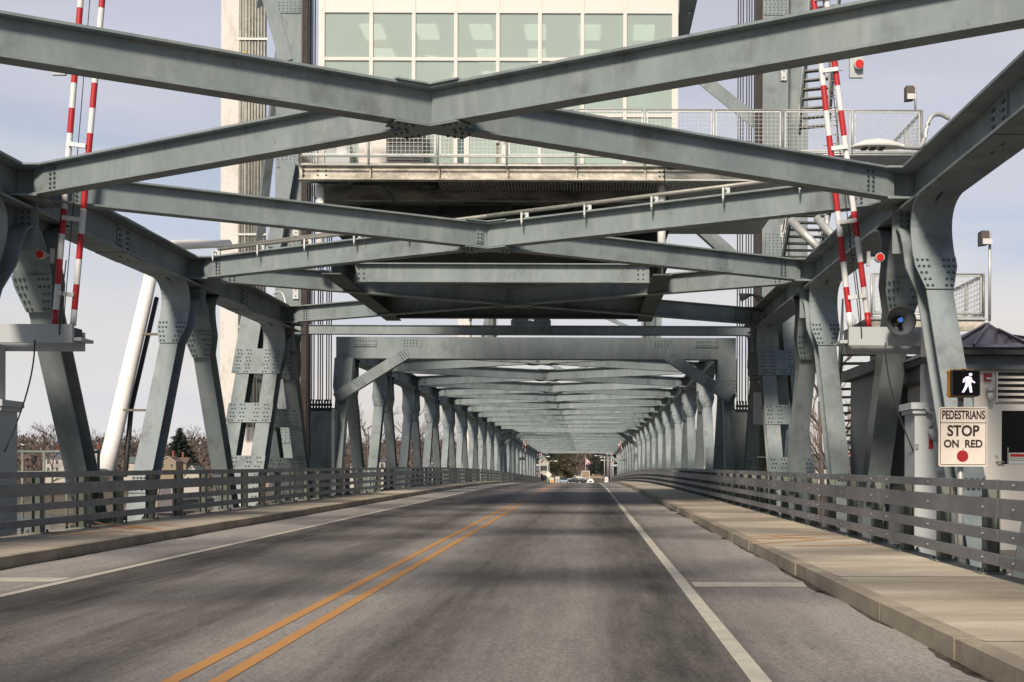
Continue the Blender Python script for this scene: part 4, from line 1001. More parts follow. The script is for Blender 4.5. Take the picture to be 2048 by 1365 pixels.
# horn loudspeaker and junction box on the right gate beam
c = P(1801, 640, 23.5); t_ = thing('horn_loudspeaker', 'grey round horn loudspeaker with blue tip above the right gate beam', 'loudspeaker', c)
mb = MB(); rs = [(0, .265), (.04, .25), (.12, .19), (.22, .13), (.34, .09), (.42, .07)]
n = 28; vs = []; fs = []
for y, r in rs:
    for k in range(n): a = 2 * math.pi * k / n; vs.append((math.cos(a) * r, y, math.sin(a) * r))
for i in range(len(rs) - 1):
    for k in range(n): fs.append((i * n + k, i * n + (k + 1) % n, (i + 1) * n + (k + 1) % n, (i + 1) * n + k))
fs.append(tuple((len(rs) - 1) * n + k for k in range(n)))
mb.add(vs, fs, PANELG, True); mb.build('horn', t_)
mb = MB()
for k in range(28):
    a, b = 2 * math.pi * k / 28, 2 * math.pi * (k + 1) / 28; mb.bar((math.cos(a) * .265, -.0, math.sin(a) * .265), (math.cos(b) * .265, -.0, math.sin(b) * .265), .02, .02, DARKP, up=(0, 1, 0))
mb.build('rim', t_)
mb = MB(); mb.tube([(0, .02, .02), (.06, .4, .04)], .045, GALV, 10); mb.tube([(-.012, -.04, .015), (0, .02, .02)], .045, BLUE, 10); mb.build('driver_cone', t_)
mb = MB(); mb.tube([(0, .42, 0), (0, .7, -.1), (.3, .75, -.15), (.45, .5, -.2)], .05, GREYCAB, 8); mb.build('bracket', t_)
a = P(1848, 712, 23.6); b = P(1872, 652, 23.6); t_ = thing('junction_box', 'cream electrical box on the right gate beam beside the truss leg', 'electrical box', ((a.x + b.x) / 2, 23.6, a.z)); w = (b.x - a.x) / 2 + .05; h = b.z - a.z
mb = MB(); mb.box((-w, -.3, 0), (w, .06, h), BOOTHM); mb.build('body', t_); mb = MB(); mb.box((-w + .01, -.325, .02), (w - .01, -.301, h - .02), BOOTHM)
for z in (.12, h - .12): mb.box((-.03, -.345, z), (.09, -.326, z + .02), CONDUIT)
mb.build('door', t_)

# ------------------------------------------------------------------ pedestrian signal and sign by the right railing
Ys = 16.5; sS = F / Ys; sx = X_at(1925, Ys)
t_ = thing('pedestrian_signal', 'black pedestrian signal with lit white walking figure on a pole', 'signal', (sx, Ys, rz(Ys) + .2)); bz = rz(Ys) + .2
def zl(py): return Z_at(py, Ys) - bz
mb = MB(); mb.tube([(0, .1, -.4), (0, .1, zl(795))], .04, GALV, 12); mb.box((-.03, .06, zl(800)), (.03, .14, zl(788)), CONDUIT_O); mb.build('pole', t_)
mb = MB(); r = .035; W2, z0_, z1_ = 29 / sS, zl(792), zl(739)
def rrect(x0, z0, x1, z1, r, n=5):
    pts = []
    for cx, cz, a0 in ((x1 - r, z0 + r, -90), (x1 - r, z1 - r, 0), (x0 + r, z1 - r, 90), (x0 + r, z0 + r, 180)):
        for k in range(n + 1): a = R(a0 + 90 * k / n); pts.append((cx + r * math.cos(a), cz + r * math.sin(a)))
    return pts
mb.prism(rrect(-W2, z0_, W2, z1_, r), -.13, .05, DARKP, 'y'); mb.build('housing', t_)
mb = MB(); mb.prism(rrect(-W2 - .012, z0_ - .008, W2 - .04, z1_ + .012, r), -.06, .02, SIGYEL, 'y')
for zz in (z0_ + .02, z1_ - .03): mb.box((-W2 - .03, -.05, zz), (-W2 - .005, -.01, zz + .02), SIGYEL)
mb.box((-.02, -.06, z1_ + .0), (.02, 0, z1_ + .022), SIGYEL); mb.build('back_shell', t_)
mb = MB(); mb.prism(rrect(-W2 + .02, z0_ + .015, W2 - .015, z1_ - .015, .02), -.134, -.131, BLACK, 'y'); lens = mb.build('lens', t_)
# walking figure, measured in signal pixels: x to the right, y down
cx, cyy = 1929.0, 765.5
def fp(pts): return [((x - 1925) / sS, zl(y)) for x, y in pts]
mb = MB()
mb.prism(fp([(1934 + 3.4 * math.cos(a * math.pi / 8), 748.5 + 3.0 * math.sin(a * math.pi / 8)) for a in range(16)])[::-1], -.140, -.135, WALKM, 'y')
for poly in ([(1924.5, 753), (1931, 752), (1936.5, 754.5), (1935, 768), (1924, 768)],
             [(1924.5, 753), (1919.5, 758), (1918.5, 764), (1921.5, 764.5), (1923, 759), (1925.5, 758)],
             [(1935, 754.5), (1938, 760), (1943.5, 763.5), (1942, 765.8), (1935.5, 762.5), (1933, 758)],
             [(1924, 767.5), (1930.2, 767.5), (1926.5, 776), (1921.5, 784), (1917, 784), (1921.5, 775)],
             [(1929, 767.5), (1935, 767.5), (1936.5, 775), (1937.5, 784), (1933, 784), (1931.5, 776)]):
    mb.prism(fp(poly)[::-1], -.140, -.135, WALKM, 'y')
mb.build('walking_figure', t_)
t_ = thing('road_sign', 'white rectangular sign reading PEDESTRIANS STOP ON RED under the signal', 'sign', (sx, Ys - .02, bz))
x0, x1, za, zb_ = (1876 - 1925) / sS, (1973 - 1925) / sS, zl(931), zl(812)
mb = MB(); mb.prism(rrect(x0, za, x1, zb_, .03), 0, .006, SIGNM, 'y'); mb.build('sign_panel', t_)
def ring(mb, x0, z0, x1, z1, r, w, y0, y1, m):
    o = rrect(x0, z0, x1, z1, r); i = rrect(x0 + w, z0 + w, x1 - w, z1 - w, max(r - w, .004)); n = len(o)
    vs = [(a, y0, b) for a, b in o] + [(a, y0, b) for a, b in i]
    mb.add(vs, [(k, (k + 1) % n, n + (k + 1) % n, n + k) for k in range(n)], m)
mb = MB(); ring(mb, x0 + .018, za + .02, x1 - .012, zb_ - .018, .022, .008, -.002, 0, INK)
zz = zl(843.5); mb.box((x0 + .024, -.003, zz - .004), (x1 - .016, -.0012, zz + .004), INK); mb.build('border', t_)
for txt, cx_, py, size, sxx, bold in (('PEDESTRIANS', 1925.5, 828.5, .150, .60, .004), ('STOP', 1925, 860.5, .188, .90, .005), ('ON  RED', 1925, 886, .132, .93, .004)):
    o = place('lettering', text_mesh(txt, size, INK, .001, sxx, bold), t_, ((cx_ - 1925) / sS, -.0035, zl(py)))
mb = MB(); mb.prism([((1924 - 1925) / sS + .073 * math.cos(2 * math.pi * k / 28), zl(910) + .073 * math.sin(2 * math.pi * k / 28)) for k in range(28)], -.004, -.001, SIGRED, 'y'); mb.build('red_disc', t_)
mb = MB()
for py in (847, 896): mb.bolt((0, -.001, zl(py)), (0, -1, 0), .008, CONDUIT_O)
mb.build('bolt', t_)

# ------------------------------------------------------------------ guard booth on the right
Yb = 22.5; bt = thing('guard_booth', 'cream panelled booth with dark hipped metal roof at right', 'booth', (X_at(1950, Yb), Yb, rz(Yb) - .1)); bo = Vector(bt.location)
def bb(mb, name, parent=bt):
    o = mb.build(name, parent)
    if parent is bt: o.location = -bo
    return o
bx0, bx1 = X_at(1948, Yb), X_at(2190, Yb); zt2 = Z_at(738, Yb); zb3 = bo.z
mb = MB(); mb.box((bx0, Yb, zb3), (X_at(1990, Yb), Yb + .12, zt2), BOOTHM); mb.box((X_at(1990, Yb) + .001, Yb, Z_at(803, Yb)), (bx1, Yb + .12, Z_at(800, Yb)), BOOTHM)
mb.box((X_at(1990, Yb), Yb + .06, zb3), (bx1, Yb + .12, zt2), BOOTHM); bb(mb, 'wall')
mb = MB(); mb.box((bx0 + .001, Yb + .121, zb3), (bx0 + .12, Yb + 5, zt2), BOOTHM); mb.box((bx0, Yb + 5.0, zb3), (bx1, Yb + 5.1, zt2), BOOTHM); bb(mb, 'wall')
mb = MB(); zf = Z_at(712, Yb); mb.box((bx0 - .35, Yb - .1, zt2 + .001), (bx1, Yb + 5.4, zf + .02), PANELG); mb.box((bx0 - .5, Yb - .3, zf + .021), (bx1, Yb + 5.6, Z_at(695, Yb)), DARKP); bb(mb, 'fascia')
ze = Z_at(696, Yb); ap = P(1972, 646, Yb + 2.6); mb = MB(); A = (bx0 - .55, Yb - .35, ze); B = (bx1 + 1, Yb - .35, ze); C_ = (bx1 + 1, Yb + 5.7, ze); D = (bx0 - .55, Yb + 5.7, ze); r1 = (ap.x, Yb + 2.6, ap.z); r2 = (bx1 - .5, Yb + 2.6, ap.z - .35)
mb.add([A, B, C_, D, r1, r2], [(0, 1, 5, 4), (1, 2, 5), (2, 3, 4, 5), (3, 0, 4), (0, 3, 2, 1)], ROOFM); rf = bb(mb, 'roof')
mb = MB()
for k in range(6):
    u = .12 + k * .42 / 1.6; p_ = Vector(A).lerp(Vector(B), u); q_ = Vector(r1).lerp(Vector(r2), max(0, min(1, (u - .06) * 1.2)))
    mb.bar(p_ + Vector((0, 0, .03)), q_ + Vector((0, 0, .03)), .04, .06, ROOFM)
mb.bar(Vector(A), Vector(r1), .06, .06, ROOFM); mb.bar(Vector(r1), Vector(r2), .06, .06, ROOFM); mb.build('roof_seam', rf)
mb = MB(); lx0, lx1 = X_at(1994, Yb), bx1
for k in range(5):
    zc_ = Z_at(748 + k * 11.5, Yb); mb.add([(lx0, Yb + .05, zc_), (lx1, Yb + .05, zc_), (lx1, Yb - .03, zc_ - .055), (lx0, Yb - .03, zc_ - .055)], [(0, 1, 2, 3)], BOOTHM)
mb.box((lx0 - .03, Yb - .035, Z_at(803, Yb)), (lx0 - .001, Yb + .05, Z_at(741, Yb)), BOOTHM); mb.box((lx0, Yb + .052, Z_at(800, Yb)), (lx1, Yb + .058, Z_at(742, Yb)), DARKP); bb(mb, 'louvre')
mb = MB(); dx0 = X_at(1990, Yb); mb.box((dx0, Yb + .0, zb3), (X_at(2003, Yb), Yb + .045, Z_at(806, Yb)), BOOTHM); mb.box((X_at(2003, Yb) + .001, Yb, Z_at(819, Yb)), (bx1, Yb + .045, Z_at(806, Yb)), BOOTHM); mb.box((X_at(2003, Yb) + .001, Yb, zb3), (bx1, Yb + .045, Z_at(926, Yb)), BOOTHM)
do = bb(mb, 'door'); mb = MB(); mb.box((X_at(2003, Yb), Yb + .03, Z_at(926, Yb)), (bx1, Yb + .04, Z_at(819, Yb)), BLACK); g_ = bb(mb, 'door_window')
mb = MB(); hx = X_at(1993, Yb); mb.tube([(hx, Yb, Z_at(922, Yb)), (hx, Yb - .06, Z_at(922, Yb)), (hx + .12, Yb - .06, Z_at(922, Yb))], .014, CONDUIT, 8); bb(mb, 'door_handle'); mb = MB(); mb.tube([(hx, Yb - .02, Z_at(910, Yb)), (hx, Yb, Z_at(910, Yb))], .022, GALV, 10); bb(mb, 'lock')
mb = MB(); nx0, nx1 = X_at(2018, Yb), X_at(2064, Yb); zt3, zb4 = Z_at(903, Yb), Z_at(925, Yb)
mb.box((nx0, Yb + .012, zb4), (nx1, Yb + .02, zt3), WHITE); mb.box((nx0 + .02, Yb + .008, zt3 - .07), (nx1 - .02, Yb + .0118, zt3 - .02), REDLENS)
for k in range(2): mb.box((nx0 + .02, Yb + .008, zt3 - .10 - k * .035), (nx1 - .03, Yb + .0118, zt3 - .088 - k * .035), CONDUIT)
mb.box((nx0 - .03, Yb - .0, zb4), (nx0 - .005, Yb + .02, zt3 + .09), CONDUIT); bb(mb, 'window_notice')
# grey panelled side wing left of the booth, behind the truss leg
mb = MB(); wx0, wx1 = X_at(1778, 27.2), X_at(1948, 26); yw = 27.2
for i in range(4):
    a = wx0 + (wx1 - wx0) * i / 4; b = wx0 + (wx1 - wx0) * (i + 1) / 4
    for k in range(4):
        z = rz(yw) - .3 + k * .9; mb.box((a + .006, yw, z + .006), (b - .006, yw + .05, z + .894), PANELG)
mb.box((wx0, yw + .051, rz(yw) - .5), (wx1, yw + 4, Z_at(735, yw)), PANELG); mb.box((wx0 - .2, yw - .2, Z_at(735, yw) + .001), (wx1, yw + 4.2, Z_at(712, yw)), STEEL_D); bb(mb, 'side_wing')
mb = MB(); mb.box((X_at(1833, yw), yw - .03, Z_at(815, yw)), (X_at(1868, yw), yw - .001, Z_at(795, yw)), BLACK); mb.box((X_at(1831, yw), yw - .045, Z_at(797, yw)), (X_at(1870, yw), yw - .031, Z_at(793, yw)), BOOTHM); bb(mb, 'window')
c = P(1973, 752, Yb); t_ = thing('fire_strobe', 'small red alarm strobe on the cream booth wall', 'alarm', (c.x, Yb, c.z)); mb = MB(); mb.box((-.055, -.07, -.065), (.065, -.001, .065), SIGRED); mb.build('body', t_); mb = MB(); mb.box((-.03, -.085, -.045), (.06, -.071, -.01), WHITE); mb.build('lens', t_)
c = P(1976, 785, Yb); t_ = thing('wall_lamp', 'grey bulkhead lamp with glass jar on the booth wall', 'wall lamp', (c.x, Yb, c.z)); mb = MB(); mb.tube([(0, 0, .04), (0, -.12, .05)], .05, GALV, 10); mb.tube([(0, -.12, .02), (0, -.12, .09)], .075, GALV, 12); mb.build('bracket', t_)
mb = MB(); mb.tube([(0, -.12, -.13), (0, -.12, .019)], .045, LAMPM, 12, r2=.06); mb.build('jar', t_)
# big spanner-shaped crank hung on the gate cabinet
c = P(1857, 850, 23.6); t_ = thing('hand_crank', 'long grey cranked handle hung on the right gate cabinet', 'crank handle', (c.x, 23.6, c.z)); mb = MB()
mb.tube([(-.05, 0, .35), (-.02, -.02, .28), (.1, -.03, .22), (.1, -.03, .08), (.03, -.03, -.05)], .04, GREYCAB, 8); mb.tube([(.03, -.03, -.05), (.1, -.03, -.25)], .06, GREYCAB, 8); mb.build('handle', t_); mb = MB(); mb.tube([(.1, -.03, -.25), (.2, -.03, -.75)], .03, GREYCAB, 8); mb.ball((.21, -.03, -.8), .07, GREYCAB); mb.build('shaft', t_)

# ------------------------------------------------------------------ raised access platform and stairs on the right
ap_ = thing('access_platform', 'galvanised mesh-railed landing above the booth roof', 'platform', (0, 0, 0)); Y2 = 31.5
zp = Z_at(636, Y2); mb = MB(); mb.box((X_at(1742, Y2), Y2, zp - .28), (X_at(1968, Y2), Y2 + .12, zp - .02), MOTTLE); mb.box((X_at(1742, Y2) - .1, Y2 - .05, zp - .019), (X_at(1972, Y2), Y2 + 3, zp + .03), GALV); mb.box((X_at(1742, Y2), Y2 + 2.8, zp - .28), (X_at(1968, Y2), Y2 + 2.9, zp - .02), MOTTLE); mb.build('deck', ap_)
for px in (1752, 1960): mb = MB(); mb.box((X_at(px, Y2) - .08, Y2 + .2, -3), (X_at(px, Y2) + .08, Y2 + .36, zp - .02), GALV); mb.build('leg', ap_)
mesh_rail(ap_, (X_at(1742, Y2), Y2, zp), (X_at(1966, Y2), Y2, zp), Z_at(546, Y2) - zp, 3, gap=.13)
mesh_rail(ap_, (X_at(1966, Y2), Y2, zp), (X_at(1966, Y2), Y2 + 2.9, zp), Z_at(546, Y2) - zp, 2, gap=.13)
def stairs(label, A, B, w, n, m=MOTTLE_D):
    """A lower, B upper end of the flight's centre line; w across"""
    A = Vector(A); B = Vector(B); t = thing('stairs', label, 'stairs', A, group='steel stair flights'); d = B - A; hd = Vector((d.x, d.y, 0)).normalized(); sd = Vector((hd.y, -hd.x, 0))
    for s in (-1, 1):
        mb = MB(); mb.bar(sd * s * w / 2, d + sd * s * w / 2, .06, .3, STEEL_D); mb.build('stringer', t)
        mb = MB(); mb.tube([sd * s * w / 2 + Vector((0, 0, 1)), d + sd * s * w / 2 + Vector((0, 0, 1))], .022, GALV, 6); mb.tube([sd * s * w / 2 + Vector((0, 0, .55)), d + sd * s * w / 2 + Vector((0, 0, .55))], .018, GALV, 6)
        for k in range(5): c = d * k / 4 + sd * s * w / 2; mb.tube([c, c + Vector((0, 0, 1))], .02, GALV, 6)
        mb.build('hand_rail', t)
    for k in range(n):
        c = d * (k + .5) / n; mb = MB(); mb.bar(c - sd * (w / 2 - .03), c + sd * (w / 2 - .03), .26, .05, m); mb.build('tread', t)
    return t
stairs('dark steel stair flight rising beside the right truss legs', P(1718, 905, 36), P(1740, 680, 31), 1.3, 14)
stairs('steel stair flight below the right end of the upper platform', P(1600, 520, 46), P(1625, 395, 44), 1.3, 9)
stairs('steep upper stair flight behind the raised right barrier', P(1625, 262, 44.5), P(1650, -30, 47), 1.0, 16)
# diagonal struts beside the stairs
t_ = thing('platform_strut', 'pale tubular struts bracing the upper platform at right', 'strut', (0, 0, 0)); mb = MB()
mb.tube([P(1580, 440, 44), P(1640, 500, 43)], .14, GALV, 12); mb.tube([P(1632, 435, 43), P(1690, 500, 42)], .13, GALV, 12); mb.tube([P(1652, 430, 43), P(1652, 480, 43)], .08, GALV, 10); mb.build('tube', t_)
t_ = thing('caged_ladder', 'wire cage ladder between the booms of the right barrier', 'ladder', (0, 0, 0)); mb = MB()
for px in (1655, 1672): mb.tube([P(px, 60, 44), P(px, 360, 44)], .03, CONDUIT, 6)
mb.build('side_rail', t_); mb = MB()
for k in range(17): mb.tube([P(1655, 70 + k * 18, 44), P(1672, 70 + k * 18, 44)], .018, CONDUIT, 5)
mb.build('rung', t_); mb = MB()
for k in range(6):
    z = 90 + k * 50; c = [P(1645, z, 44), P(1645, z, 43.4), P(1682, z, 43.4), P(1682, z, 44)]; mb.tube(c, .014, CONDUIT, 5)
mb.build('cage_hoop', t_)
def flood(px, py0, py1, Y, label):
    a = P(px, py1, Y); t = thing('floodlight', label, 'floodlight', a, group='floodlights on short poles'); h = Z_at(py0, Y) - a.z
    mb = MB(); mb.tube([(0, 0, 0), (0, 0, h)], .035, GALV, 8); mb.build('pole', t); s = F / Y
    mb = MB(); w = 20 / s; mb.prism([(-w, h - 28 / s), (-w, h), (-.3 * w, h), (-.05, h - 4 / s), (-.05, h - 26 / s)], -.15, .18, BRONZE, 'y'); mb.box((-.08, -.05, h - .2), (.0, .05, h - .1), GALV); mb.build('housing', t)
    mb = MB(); mb.box((-w + .03, -.16, h - 27 / s), (-w + .26, -.151, h - 16 / s), LAMPM); mb.build('lens', t)
flood(1828, 172, 222, 42, 'bronze floodlight on a pole at the right end of the upper platform')
flood(1978, 461, 640, 31.5, 'bronze floodlight on a tall pole beside the lower landing')

# ------------------------------------------------------------------ white sloping pipe and conduit frames at the left
t_ = thing('utility_pipe', 'fat white pipe sloping up behind the left truss toward the tower', 'pipe', (0, 0, 0)); mb = MB()
mb.tube([P(210, 950, 34.5), P(228, 875, 35.1), P(258, 740, 36.4), P(288, 610, 37.7), P(302, 545, 38.4), P(318, 508, 39.6), P(345, 494, 41), P(390, 492, 43), P(455, 490, 48)], .235, WHITEPIPE, 20, r2=.14); mb.build('pipe', t_)
mb = MB(); mb.tube([P(250, 955, 34.8), P(262, 820, 36), P(312, 600, 38.3)], .07, DARKP, 10); mb.build('thin_pipe', t_)
for py, x0, x1, Y in ((672, 285, 345, 36.5), (824, 247, 308, 35)):
    mb = MB(); mb.bar(P(x0, py, Y), P(x1, py, Y), .1, .06, CONDUIT_O); mb.build('bracket', t_)
# left: low inspection rail beyond the guard rail
t_ = thing('inspection_rail', 'grey pipe handrail on a ledge outside the left railing', 'railing', (0, 0, 0)); Y3 = 27.5
mb = MB(); mb.tube([P(33, 908, Y3), P(198, 908, Y3)], .03, POSTM, 8); mb.tube([P(33, 948, Y3), P(198, 948, Y3)], .022, POSTM, 8); mb.build('hand_rail', t_)
for px in (45, 88, 134, 155, 176, 197): mb = MB(); mb.tube([P(px, 908, Y3), P(px, 1100, Y3)], .03, POSTM, 8); mb.build('rail_post', t_)
mb = MB(); mb.box((X_at(-40, Y3), Y3 - .6, Z_at(1048, Y3)), (X_at(215, Y3), Y3 + 1.2, Z_at(1040, Y3)), STEEL_D); mb.build('ledge', t_)
mb = MB(); mb.tube([P(0, 945, 27.3), P(-10, 960, 27.3)], .02, POSTM, 6)

# right: conduit bundle bending in front of the tower leg
t_ = thing('conduit_bundle', 'olive conduits bending down in front of the right tower leg', 'conduits', (0, 0, 0))
for k in range(6):
    d = k * 4.2; pts = [P(1478 + d * .2, 588 + d * .6, 46.3)]
    for q in range(7):
        a = R(90 - 90 * q / 6); pts.append(P(1500 + (20 + d) * math.cos(a), 620 - (31 - 0) * math.sin(a) * (1 - d * .0), 45.5))
    pts.append(P(1521 + d, 960, 45.3)); mb = MB(); mb.tube(pts, .042, CONDUIT_O, 8)
    if k % 2 == 0:
        for py in (735, 902): c = P(1521 + d, py + k * 6, 45.4); mb.tube([c, c + Vector((0, 0, .15))], .05, YELLOW, 8)
    mb.build('pipe', t_)
mb = MB()
for py in (648, 765, 850, 915): mb.box((X_at(1515, 45.2), 45.18, Z_at(py, 45.2)), (X_at(1547, 45.2), 45.23, Z_at(py - 3, 45.2)), GALV)
mb.build('strap', t_)
t_ = thing('control_cabinet', 'narrow grey cabinet hung beside the olive conduits', 'electrical box', P(1517, 848, 45.1)); mb = MB(); mb.box((-.17, -.15, 0), (.17, .1, 1.1), GREYCAB); mb.build('body', t_); mb = MB(); mb.box((-.14, -.17, .04), (.14, -.151, 1.06), GREYCAB); mb.box((.08, -.19, .5), (.11, -.171, .6), DARKP); mb.build('door', t_)
t_ = thing('stand_pipe', 'thin brown upright channel between the right truss legs', 'pipe', P(1551, 1000, 43.5)); mb = MB(); mb.box((-.07, -.07, 0), (-.02, .07, 6.2), CONDUIT); mb.box((.02, -.07, 0), (.07, .07, 6.2), CONDUIT); mb.build('channel', t_); mb = MB(); mb.bar((0, 0, 6.1), (-.6, 1.2, 6.5), .08, .08, CONDUIT); mb.build('arm', t_)

# ------------------------------------------------------------------ land and water
def smooth(a, b, x):
    t = max(0.0, min(1.0, (x - a) / (b - a))); return t * t * (3 - 2 * t)
def land_z(x, y):
    far_bank = smooth(258, 300, y)                      # straight ahead, at road level
    mid = -2.4 + 2.2 * smooth(330, 480, y)
    side = smooth(38, 75, abs(x - 5))
    shore = smooth(430, 500, y + 0.15 * abs(x)) if x < 0 else smooth(120, 200, y + .5 * x)
    low = -17 + shore * (4.8 if x < 0 else 6.5) + 24 * smooth(540, 790, y)
    z = low * side + (1 - side) * (-17 + (mid + 17) * far_bank)
    south = smooth(-70, -110, y) * 14; z = max(z, -17 + south)
    return z
mb = MB(); xs = sorted(set([-3000, -2000, -1300, -900] + [-700 + 20 * i for i in range(71)] + [900, 1300, 2000, 3000])); ys = sorted(set([-400, -200, -120, -90, -70] + [-40 + 12 * i for i in range(60)] + [700 + 50 * i for i in range(12)] + [1600, 2200, 3500]))
vs = [(x, y, land_z(x, y)) for y in ys for x in xs]; nx = len(xs)
mb.add(vs, [(j * nx + i, j * nx + i + 1, (j + 1) * nx + i + 1, (j + 1) * nx + i) for j in range(len(ys) - 1) for i in range(nx - 1)], LAND, True)
tag(mb.build('ground'), kind='structure')
mb = MB(); mb.add([(-3000, -400, -14), (3000, -400, -14), (3000, 1500, -14), (-3000, 1500, -14)], [(0, 1, 2, 3)], WATER); tag(mb.build('river'), kind='structure')

# ------------------------------------------------------------------ trees
def bare_tree_geo(rr, h, twig_n=260, m1=BARK, m2=TWIG, spread=.33):
    tr = MB(); cr = MB(); tips = []
    tr.tube([(0, 0, 0), (rr.uniform(-.02, .02) * h, 0, h * .45), (rr.uniform(-.04, .04) * h, 0, h * .85)], h * .018, m1, 5, r2=h * .004)
    def limb(p, d, l, r, lv):
        q = p + d * l; cr.tube([p, (p + q) / 2 + Vector((rr.uniform(-.05, .05) * l, rr.uniform(-.05, .05) * l, 0)), q], r, m2 if lv > 0 else m1, 3, caps=False, r2=r * .4)
        if lv >= 3: return
        for k in range(rr.choice((3, 4)) if lv < 2 else 3):
            u = rr.uniform(.35, 1); nd = (d + Vector((rr.uniform(-1, 1), rr.uniform(-1, 1), rr.uniform(-.1, .7))) * .6).normalized(); limb(p + (q - p) * u, nd, l * rr.uniform(.5, .72), r * .55, lv + 1)
    for k in range(9):
        u = .28 + .62 * k / 8; a = k * 2.4 + rr.uniform(-.4, .4); d = Vector((math.cos(a), math.sin(a), rr.uniform(.5, 1.2))).normalized(); limb(Vector((0, 0, h * u)), d, h * (.36 - .2 * u), h * .007, 0)
    return tr, cr
def conifer_geo(rr, h, w, m=NEEDLE, n=42):
    tr = MB(); cr = MB(); tr.tube([(0, 0, 0), (0, 0, h * .97)], h * .014, BARK, 6, r2=.03)
    for k in range(n):
        u = .06 + .92 * k / n; z = h * u; L_ = w * (1 - u) ** .8 * rr.uniform(.75, 1.12) + .15; nb = 9
        for j in range(nb):
            a = 2 * math.pi * j / nb + k * .7 + rr.uniform(-.2, .2); LL = L_ * rr.uniform(.7, 1.1); steps = 6
            for s in range(steps):
                t = (s + .5) / steps; c = Vector((math.cos(a) * LL * t, math.sin(a) * LL * t, z - LL * .22 * t + rr.uniform(-.1, .1)))
                for q in range(3):
                    w_ = LL * .16 + h * .009; v = Vector((rr.uniform(-1, 1), rr.uniform(-1, 1), rr.uniform(-.7, .4))) * w_; v2 = Vector((rr.uniform(-1, 1), rr.uniform(-1, 1), rr.uniform(-.4, .4))) * w_
                    cr.add([c - v * .6, c + v, c + v2], [(0, 1, 2)], m)
    return tr, cr
def tree(name, label, cat, geo, loc, group=None, s=1.0, rz_=0.0):
    tr, cr = geo; t = thing(name, label, cat, loc, rz_, group); tr.build('trunk', t); cr.build('crown', t); t.scale = (s,) * 3; return t
rr = random.Random(11)
Yt = 545; g = P(359, 985, Yt); hgt = Z_at(855, Yt) - g.z
tree('conifer_tree', 'tall dark conifer above the houses at left', 'tree', conifer_geo(rr, hgt, 13.5, n=60), (g.x, Yt, g.z))
# woodland on the far bank: one far-off brown mass of bare crowns
mb = MB(); protos = [bare_tree_geo(random.Random(20 + k), 16)[1] for k in range(4)]; ptr = [bare_tree_geo(random.Random(20 + k), 16)[0] for k in range(4)]
rw = random.Random(4)
def strew(n, xr, yr, hr, zoff=0):
    for k in range(n):
        x = rw.uniform(*xr); y = rw.uniform(*yr); p = rw.randrange(4); s = rw.uniform(*hr) / 16; a = rw.uniform(0, 6.28); ca, sa = math.cos(a) * s, math.sin(a) * s; z = land_z(x, y) + zoff
        for src in (protos[p], ptr[p]):
            mb.add([(x + v[0] * ca - v[1] * sa, y + v[0] * sa + v[1] * ca, z + v[2] * s) for v in src.v], src.f, TWIG)
strew(190, (-420, -30), (640, 770), (11, 17)); strew(60, (-420, -60), (580, 650), (8, 12)); strew(60, (60, 330), (420, 600), (12, 20))
for k in range(46000):                                  # brush and fine twigs between the stems
    if k % 4: x = rw.uniform(-440, -40); y = rw.uniform(600, 770); top = 11
    else: x = rw.uniform(60, 340); y = rw.uniform(420, 620); top = 11
    u = rw.random() ** 1.3; z = land_z(x, y) + u * top * (.8 + .2 * math.sin(x * .11) + .12 * math.sin(x * .37)); w = rw.uniform(.6, 1.5)
    a = rw.uniform(0, 3.14); mb.add([(x - math.cos(a) * w, y - math.sin(a) * w, z), (x + math.cos(a) * w, y + math.sin(a) * w, z + rw.uniform(-.5, .5)), (x + rw.uniform(-.5, .5), y, z + rw.uniform(.8, 2.2))], [(0, 1, 2)], TWIG)
tag(mb.build('woodland'), kind='stuff')
# single bare trees
k = 0
for px, base, top, Y, lab, sc_ in ((105, 960, 868, 500, 'bare tree rising above the woodland at far left', 1), (1650, 960, 780, 130, 'pale bare tree seen between the right truss legs', 1), (1690, 960, 835, 150, 'reddish bare tree behind the right stairs', 1), (835, 960, 838, 330, 'slender bare tree seen through the left side of the lift span', 1), (735, 960, 862, 340, 'bushy bare tree just past the left portal post', 1)):
    tr, cr = bare_tree_geo(random.Random(40 + k), 16, m2=TWIG2 if k in (1, 2) else TWIG); z = land_z(X_at(px, Y), Y); H = Z_at(top, Y) - z
    tree('bare_tree', lab, 'tree', (tr, cr), (X_at(px, Y), Y, z), 'bare winter trees', H / 14.2); k += 1

# trees and buildings at the end of the road
def clump_tree(rr, h, w, m):
    tr = MB(); cr = MB(); tr.tube([(0, 0, 0), (.1, 0, h * .8)], h * .02, BARK, 6, r2=.05)
    for k in range(46):
        u = rr.random(); rad = w * (math.sin(math.pi * min(1, .12 + u * .85)) ** .7) * (1 - .55 * u); a = rr.uniform(0, 6.28); q = rad * rr.random() ** .5; c = Vector((math.cos(a) * q, math.sin(a) * q, h * (.14 + .82 * u))); sz = w * rr.uniform(.16, .32)
        for j in range(60):
            d = Vector((rr.gauss(0, 1), rr.gauss(0, 1), rr.gauss(0, .7))) * sz * .55; v = Vector((rr.uniform(-1, 1), rr.uniform(-1, 1), rr.uniform(-1, 1))) * .34; v2 = Vector((rr.uniform(-1, 1), rr.uniform(-1, 1), rr.uniform(-1, 1))) * .34
            cr.add([c + d - v, c + d + v, c + d + v2], [(0, 1, 2)], m)
    return tr, cr
